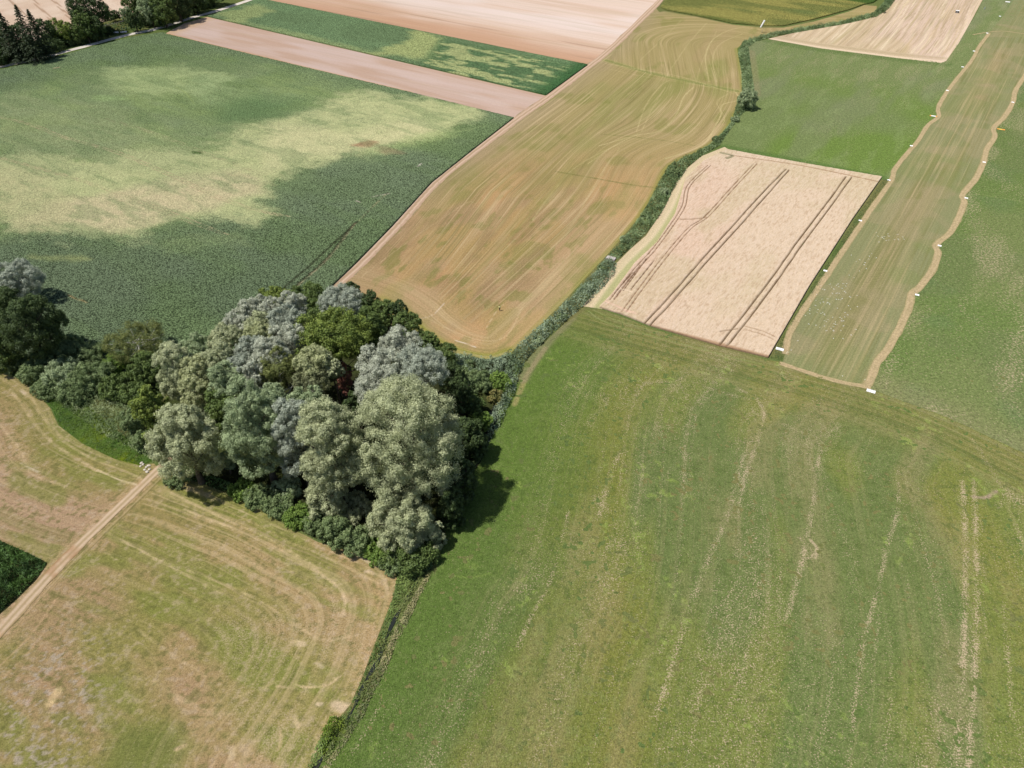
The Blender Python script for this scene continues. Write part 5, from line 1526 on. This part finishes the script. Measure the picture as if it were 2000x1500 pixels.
# windsock
x, y = G(1488, 63)
root = empty('windsock', (x, y, 0)); tag(root, 'white windsock hanging from a thin pole at the far end of the hay meadow', 'windsock')
vs, fs = [], []
tube(vs, fs, (0, 0, 0), (0.1, 0, 6.2), 0.07, 0.05, 8); poly_obj('pole', vs, fs, M_STEEL, root, True)
vs, fs = [], []
pts = [(0.15, 0.0, 6.15), (-0.15, -0.3, 5.6), (-0.7, -0.6, 4.6), (-1.25, -0.9, 3.6), (-1.7, -1.1, 2.8)]
rad = [0.46, 0.45, 0.42, 0.38, 0.32]
for k in range(4): tube(vs, fs, pts[k], pts[k + 1], rad[k], rad[k + 1], 12)
poly_obj('sleeve', vs, fs, M_WHITE, root, True)
vs, fs = [], []
for k in range(12):
    a = 2 * math.pi * k / 12; b2 = 2 * math.pi * (k + 1) / 12
    tube(vs, fs, (0.15 + 0.47 * math.cos(a), 0.47 * math.sin(a), 6.17), (0.15 + 0.47 * math.cos(b2), 0.47 * math.sin(b2), 6.17), 0.03, 0.03, 5)
poly_obj('ring', vs, fs, M_STEEL, root)

# white box with a dark front on the stubble
x, y = G(1869, 25)
root = empty('field_box', (x, y, 0), A_MARK); tag(root, 'small white topped box with dark sides on the stubble field', 'box')
vs, fs = [], []; box(vs, fs, -0.95, 0.95, -0.7, 0.7, 0.0, 1.15); poly_obj('body', vs, fs, M_DARK, root)
vs, fs = [], []; box(vs, fs, -1.05, 1.05, -0.8, 0.8, 1.152, 1.30); poly_obj('lid', vs, fs, M_WHITE, root)
vs, fs = [], []; box(vs, fs, -0.5, 0.4, -0.76, -0.702, 0.2, 0.95); poly_obj('door', vs, fs, M_STEEL, root)
# white board standing in the grass near the top edge
x, y = G(1922, 19)
root = empty('sign_board', (x, y, 0), 0.5); tag(root, 'small white upright board in the green grass at the top right', 'sign board')
vs, fs = [], []; box(vs, fs, -0.45, 0.45, -0.03, 0.03, 0.3, 1.5); poly_obj('board', vs, fs, M_WHITE, root)
for sx in (-0.4, 0.34):
    vs, fs = [], []; box(vs, fs, sx, sx + 0.06, 0.032, 0.09, 0.0, 1.4); poly_obj('post', vs, fs, M_STEEL, root)

# stones
STV = []


def stone(px, py, s, label, group, name='stone', matx=None, z=0.0):
    x, y = G(px, py)
    r = np.random.default_rng(int(px * 7 + py * 3))
    vs = []; fs = []
    nu, nv = 8, 5
    for j in range(nv + 1):
        th = math.pi * j / nv
        for i in range(nu):
            ph = 2 * math.pi * i / nu
            k = s * (0.8 + 0.4 * r.random())
            vs.append((k * math.sin(th) * math.cos(ph) * 1.2, k * math.sin(th) * math.sin(ph), s * 0.35 + 0.6 * k * math.cos(th)))
    for j in range(nv):
        for i in range(nu):
            fs.append((j * nu + i, (j + 1) * nu + i, (j + 1) * nu + (i + 1) % nu, j * nu + (i + 1) % nu))
    o = poly_obj(name, vs, fs, matx or M_STONE)
    o.location = (x, y, z); o.rotation_euler = (0, 0, r.random() * 3)
    tag(o, label, 'stone', group)


for k, (px, py, s) in enumerate([(275, 911, .28), (280, 908, .28), (286, 913, .28), (291, 910, .34), (283, 918, .28), (292, 917, .28), (277, 905, .35), (288, 922, .35)]):
    stone(px, py, s, 'pale stone in the little heap where the sandy path meets the lush grass', 'stones of the heap at the end of the sandy path', 'boulder')
r = np.random.default_rng(55)
pl_pale = [(1536, 690), (1540, 688), (1531, 682), (1545, 684), (1527, 697), (1558, 666), (1690, 742), (1644, 734)]
cl = [(1585, 610, 40, 26, 34), (1640, 570, 36, 22, 36), (1635, 635, 30, 22, 26), (1740, 465, 26, 10, 18), (1690, 510, 20, 16, 12)]
for (cx, cy, sx, sy, n) in cl:
    for _ in range(n):
        pl_pale.append((cx + r.normal() * sx * 0.5, cy + r.normal() * sy * 0.6))
V, Fq = [], []
poly_r = W(RW_L + RW_R[::-1])
for (px, py) in pl_pale:
    x, y = G(px, py)
    if not inside(np.array([x]), np.array([y]), poly_r)[0]: continue
    for _ in range(3):
        s = 0.05 + 0.06 * r.random(); ox, oy = r.normal(size=2) * 0.12
        b = len(V)
        V += [(x + ox - s, y + oy, 0.03), (x + ox, y + oy - s, 0.03), (x + ox + s, y + oy, 0.03), (x + ox, y + oy + s, 0.03), (x + ox, y + oy, 0.12 + s * 0.5)]
        Fq += [(b, b + 1, b + 4), (b + 1, b + 2, b + 4), (b + 2, b + 3, b + 4), (b + 3, b, b + 4)]
o = poly_obj('white_flowers', V, Fq, plain_mat('white_petals', (0.75, 0.74, 0.70), 0.8, 3, 0.1))
tag(o, 'scattered white flower heads on the near part of the runway', 'flowers', kind='stuff')

# culvert where the stream passes under the strip
x, y = G(1193, 507)
root = empty('culvert', (x, y, 0), A_MARK); tag(root, 'pale concrete culvert between the upper and lower reeds', 'culvert')
vs, fs = [], []; box(vs, fs, -1.5, 1.3, -0.9, 0.9, 0.0, 0.5)
poly_obj('slab', vs, fs, plain_mat('concrete', (0.42, 0.38, 0.36), 0.9, 2.0, 0.2), root)
for sy in (-0.97, 0.91):
    vs, fs = [], []; box(vs, fs, -1.4, 1.2, sy, sy + 0.06, 0.0, 0.62); poly_obj('headwall', vs, fs, M_STONE, root)

# garden beyond the road: wooden fence rail, tarpaulins
a, b = W([(200, 56), (244, 45)])
root = empty('garden_fence', (float(a[0]), float(a[1]), 0), math.atan2(b[1] - a[1], b[0] - a[0])); tag(root, 'pale wooden rail fence behind the garden', 'fence')
Lf = float(np.hypot(*(b - a)))
vs, fs = [], []; box(vs, fs, 0, Lf, -0.05, 0.05, 1.0, 1.35); poly_obj('rail', vs, fs, M_STONE, root)
for k in range(7):
    vs, fs = [], []; xx = k * (Lf - 0.2) / 6; box(vs, fs, xx, xx + 0.14, 0.053, 0.19, 0.0, 1.4); poly_obj('post', vs, fs, M_BARK, root)
for (px, py, sx, sy, lab) in ((227, 64, 1.5, 0.9, 'left white tarpaulin on the garden grass'), (242, 63, 1.7, 0.9, 'right white tarpaulin beside the brown bed in the garden')):
    x, y = G(px, py)
    vs, fs = [], []
    n = 7
    for j in range(n):
        for i in range(n):
            vs.append((sx * (i / (n - 1) - 0.5) * 2, sy * (j / (n - 1) - 0.5) * 2, 0.12 + 0.5 * (1 - abs(j / (n - 1) - 0.5) * 2) + 0.08 * math.sin(i * 2.1 + j)))
    for j in range(n - 1):
        for i in range(n - 1):
            fs.append((j * n + i, j * n + i + 1, (j + 1) * n + i + 1, (j + 1) * n + i))
    o = poly_obj('tarpaulin', vs, fs, M_WHITE); o.location = (x, y, 0); o.rotation_euler = (0, 0, 0.25)
    md = o.modifiers.new('thick', 'SOLIDIFY'); md.thickness = 0.03
    tag(o, lab, 'tarpaulin')

# ------------------------------------------------------------------ person walking in the hay meadow
def skin_chain(name, pts, edges, radii, mat, parent):
    me = bpy.data.meshes.new(name)
    me.from_pydata(pts, edges, [])
    o = bpy.data.objects.new(name, me); col.objects.link(o); o.parent = parent
    md = o.modifiers.new('skin', 'SKIN')
    for v, rr in zip(me.skin_vertices[0].data, radii):
        v.radius = (rr, rr)
    me.skin_vertices[0].data[0].use_root = True
    sb = o.modifiers.new('sub', 'SUBSURF'); sb.levels = 1; sb.render_levels = 1
    me.materials.append(mat)
    return o


x, y = G(976, 607)
per = empty('person', (x, y, 0.02), 0.5)
tag(per, 'person in a pale yellow top and dark trousers standing in the hay meadow', 'person')
skinm = plain_mat('skin', (0.50, 0.32, 0.24), 0.6, 5, 0.05)
shirt = plain_mat('pale_yellow_cloth', (0.88, 0.90, 0.45), 0.85, 5, 0.05)
trous = plain_mat('dark_cloth', (0.03, 0.03, 0.045), 0.85, 5, 0.1)
hairm = plain_mat('brown_hair', (0.10, 0.07, 0.04), 0.8, 8, 0.2)
P_ = [(0, 0, .95), (0, 0, 1.15), (0, .0, 1.38), (0, 0, 1.48), (0, .01, 1.58), (0, .02, 1.70),
      (.19, 0, 1.40), (.24, .03, 1.12), (.22, .12, .88), (-.19, 0, 1.40), (-.25, -.02, 1.12), (-.24, .06, .87),
      (.10, 0, .90), (.12, .06, .48), (.12, .02, .08), (.12, .16, .04), (-.10, 0, .90), (-.12, -.02, .48), (-.13, -.10, .08), (-.13, .05, .04)]
E_ = [(0, 1), (1, 2), (2, 3), (3, 4), (4, 5), (2, 6), (6, 7), (7, 8), (2, 9), (9, 10), (10, 11), (0, 12), (12, 13), (13, 14), (14, 15), (0, 16), (16, 17), (17, 18), (18, 19)]
R_ = [.14, .14, .13, .055, .085, .08, .065, .045, .032, .065, .045, .032, .085, .06, .042, .035, .085, .06, .042, .035]
skin_chain('body', P_, E_, R_, skinm, per)
for s_, (hx, hy, hz) in ((1, (.22, .12, .88)), (-1, (-.24, .06, .87))):
    for f in range(5):
        ang = (f - 2) * 0.22
        L_ = (.055, .075, .082, .076, .06)[f]
        bx = hx + 0.018 * (f - 2) * s_
        skin_chain('finger', [(bx, hy, hz - .03), (bx + ang * .03, hy + .02, hz - .03 - L_ * .6), (bx + ang * .04, hy + .045, hz - .03 - L_)], [(0, 1), (1, 2)], [.010, .009, .008], skinm, per)
skin_chain('shirt', [(0, 0, .93), (0, 0, 1.15), (0, 0, 1.38), (0, 0, 1.45), (.19, 0, 1.40), (.225, .02, 1.22), (-.19, 0, 1.40), (-.23, -.01, 1.22)], [(0, 1), (1, 2), (2, 3), (2, 4), (4, 5), (2, 6), (6, 7)],
           [.20, .20, .19, .09, .11, .09, .11, .09], shirt, per)
skin_chain('trousers', [(0, 0, .93), (.10, 0, .88), (.12, .06, .48), (.12, .02, .12), (-.10, 0, .88), (-.12, -.02, .48), (-.13, -.10, .12)], [(0, 1), (1, 2), (2, 3), (0, 4), (4, 5), (5, 6)],
           [.16, .115, .08, .065, .115, .08, .065], trous, per)
vs, fs = [], []
for j in range(6):
    th = math.pi * 0.62 * j / 5
    for i in range(12):
        ph = 2 * math.pi * i / 12
        vs.append((.108 * math.sin(th) * math.cos(ph), -.01 + .118 * math.sin(th) * math.sin(ph), 1.665 + .12 * math.cos(th)))
for j in range(5):
    for i in range(12):
        fs.append((j * 12 + i, (j + 1) * 12 + i, (j + 1) * 12 + (i + 1) % 12, j * 12 + (i + 1) % 12))
poly_obj('hair', vs, fs, hairm, per, True)
vs, fs = [], []
for sx in (-.032, .032): box(vs, fs, sx - .012, sx + .012, .098, .108, 1.63, 1.642)
box(vs, fs, -.02, .02, .10, .11, 1.565, 1.575)
poly_obj('face_features', vs, fs, trous, per)
vs, fs = [], []
tube(vs, fs, (0, .09, 1.63), (0, .125, 1.60), .008, .014, 6); poly_obj('nose', vs, fs, skinm, per, True)

print("faces", sum(len(o.data.polygons) for o in sc.objects if o.type == 'MESH'))
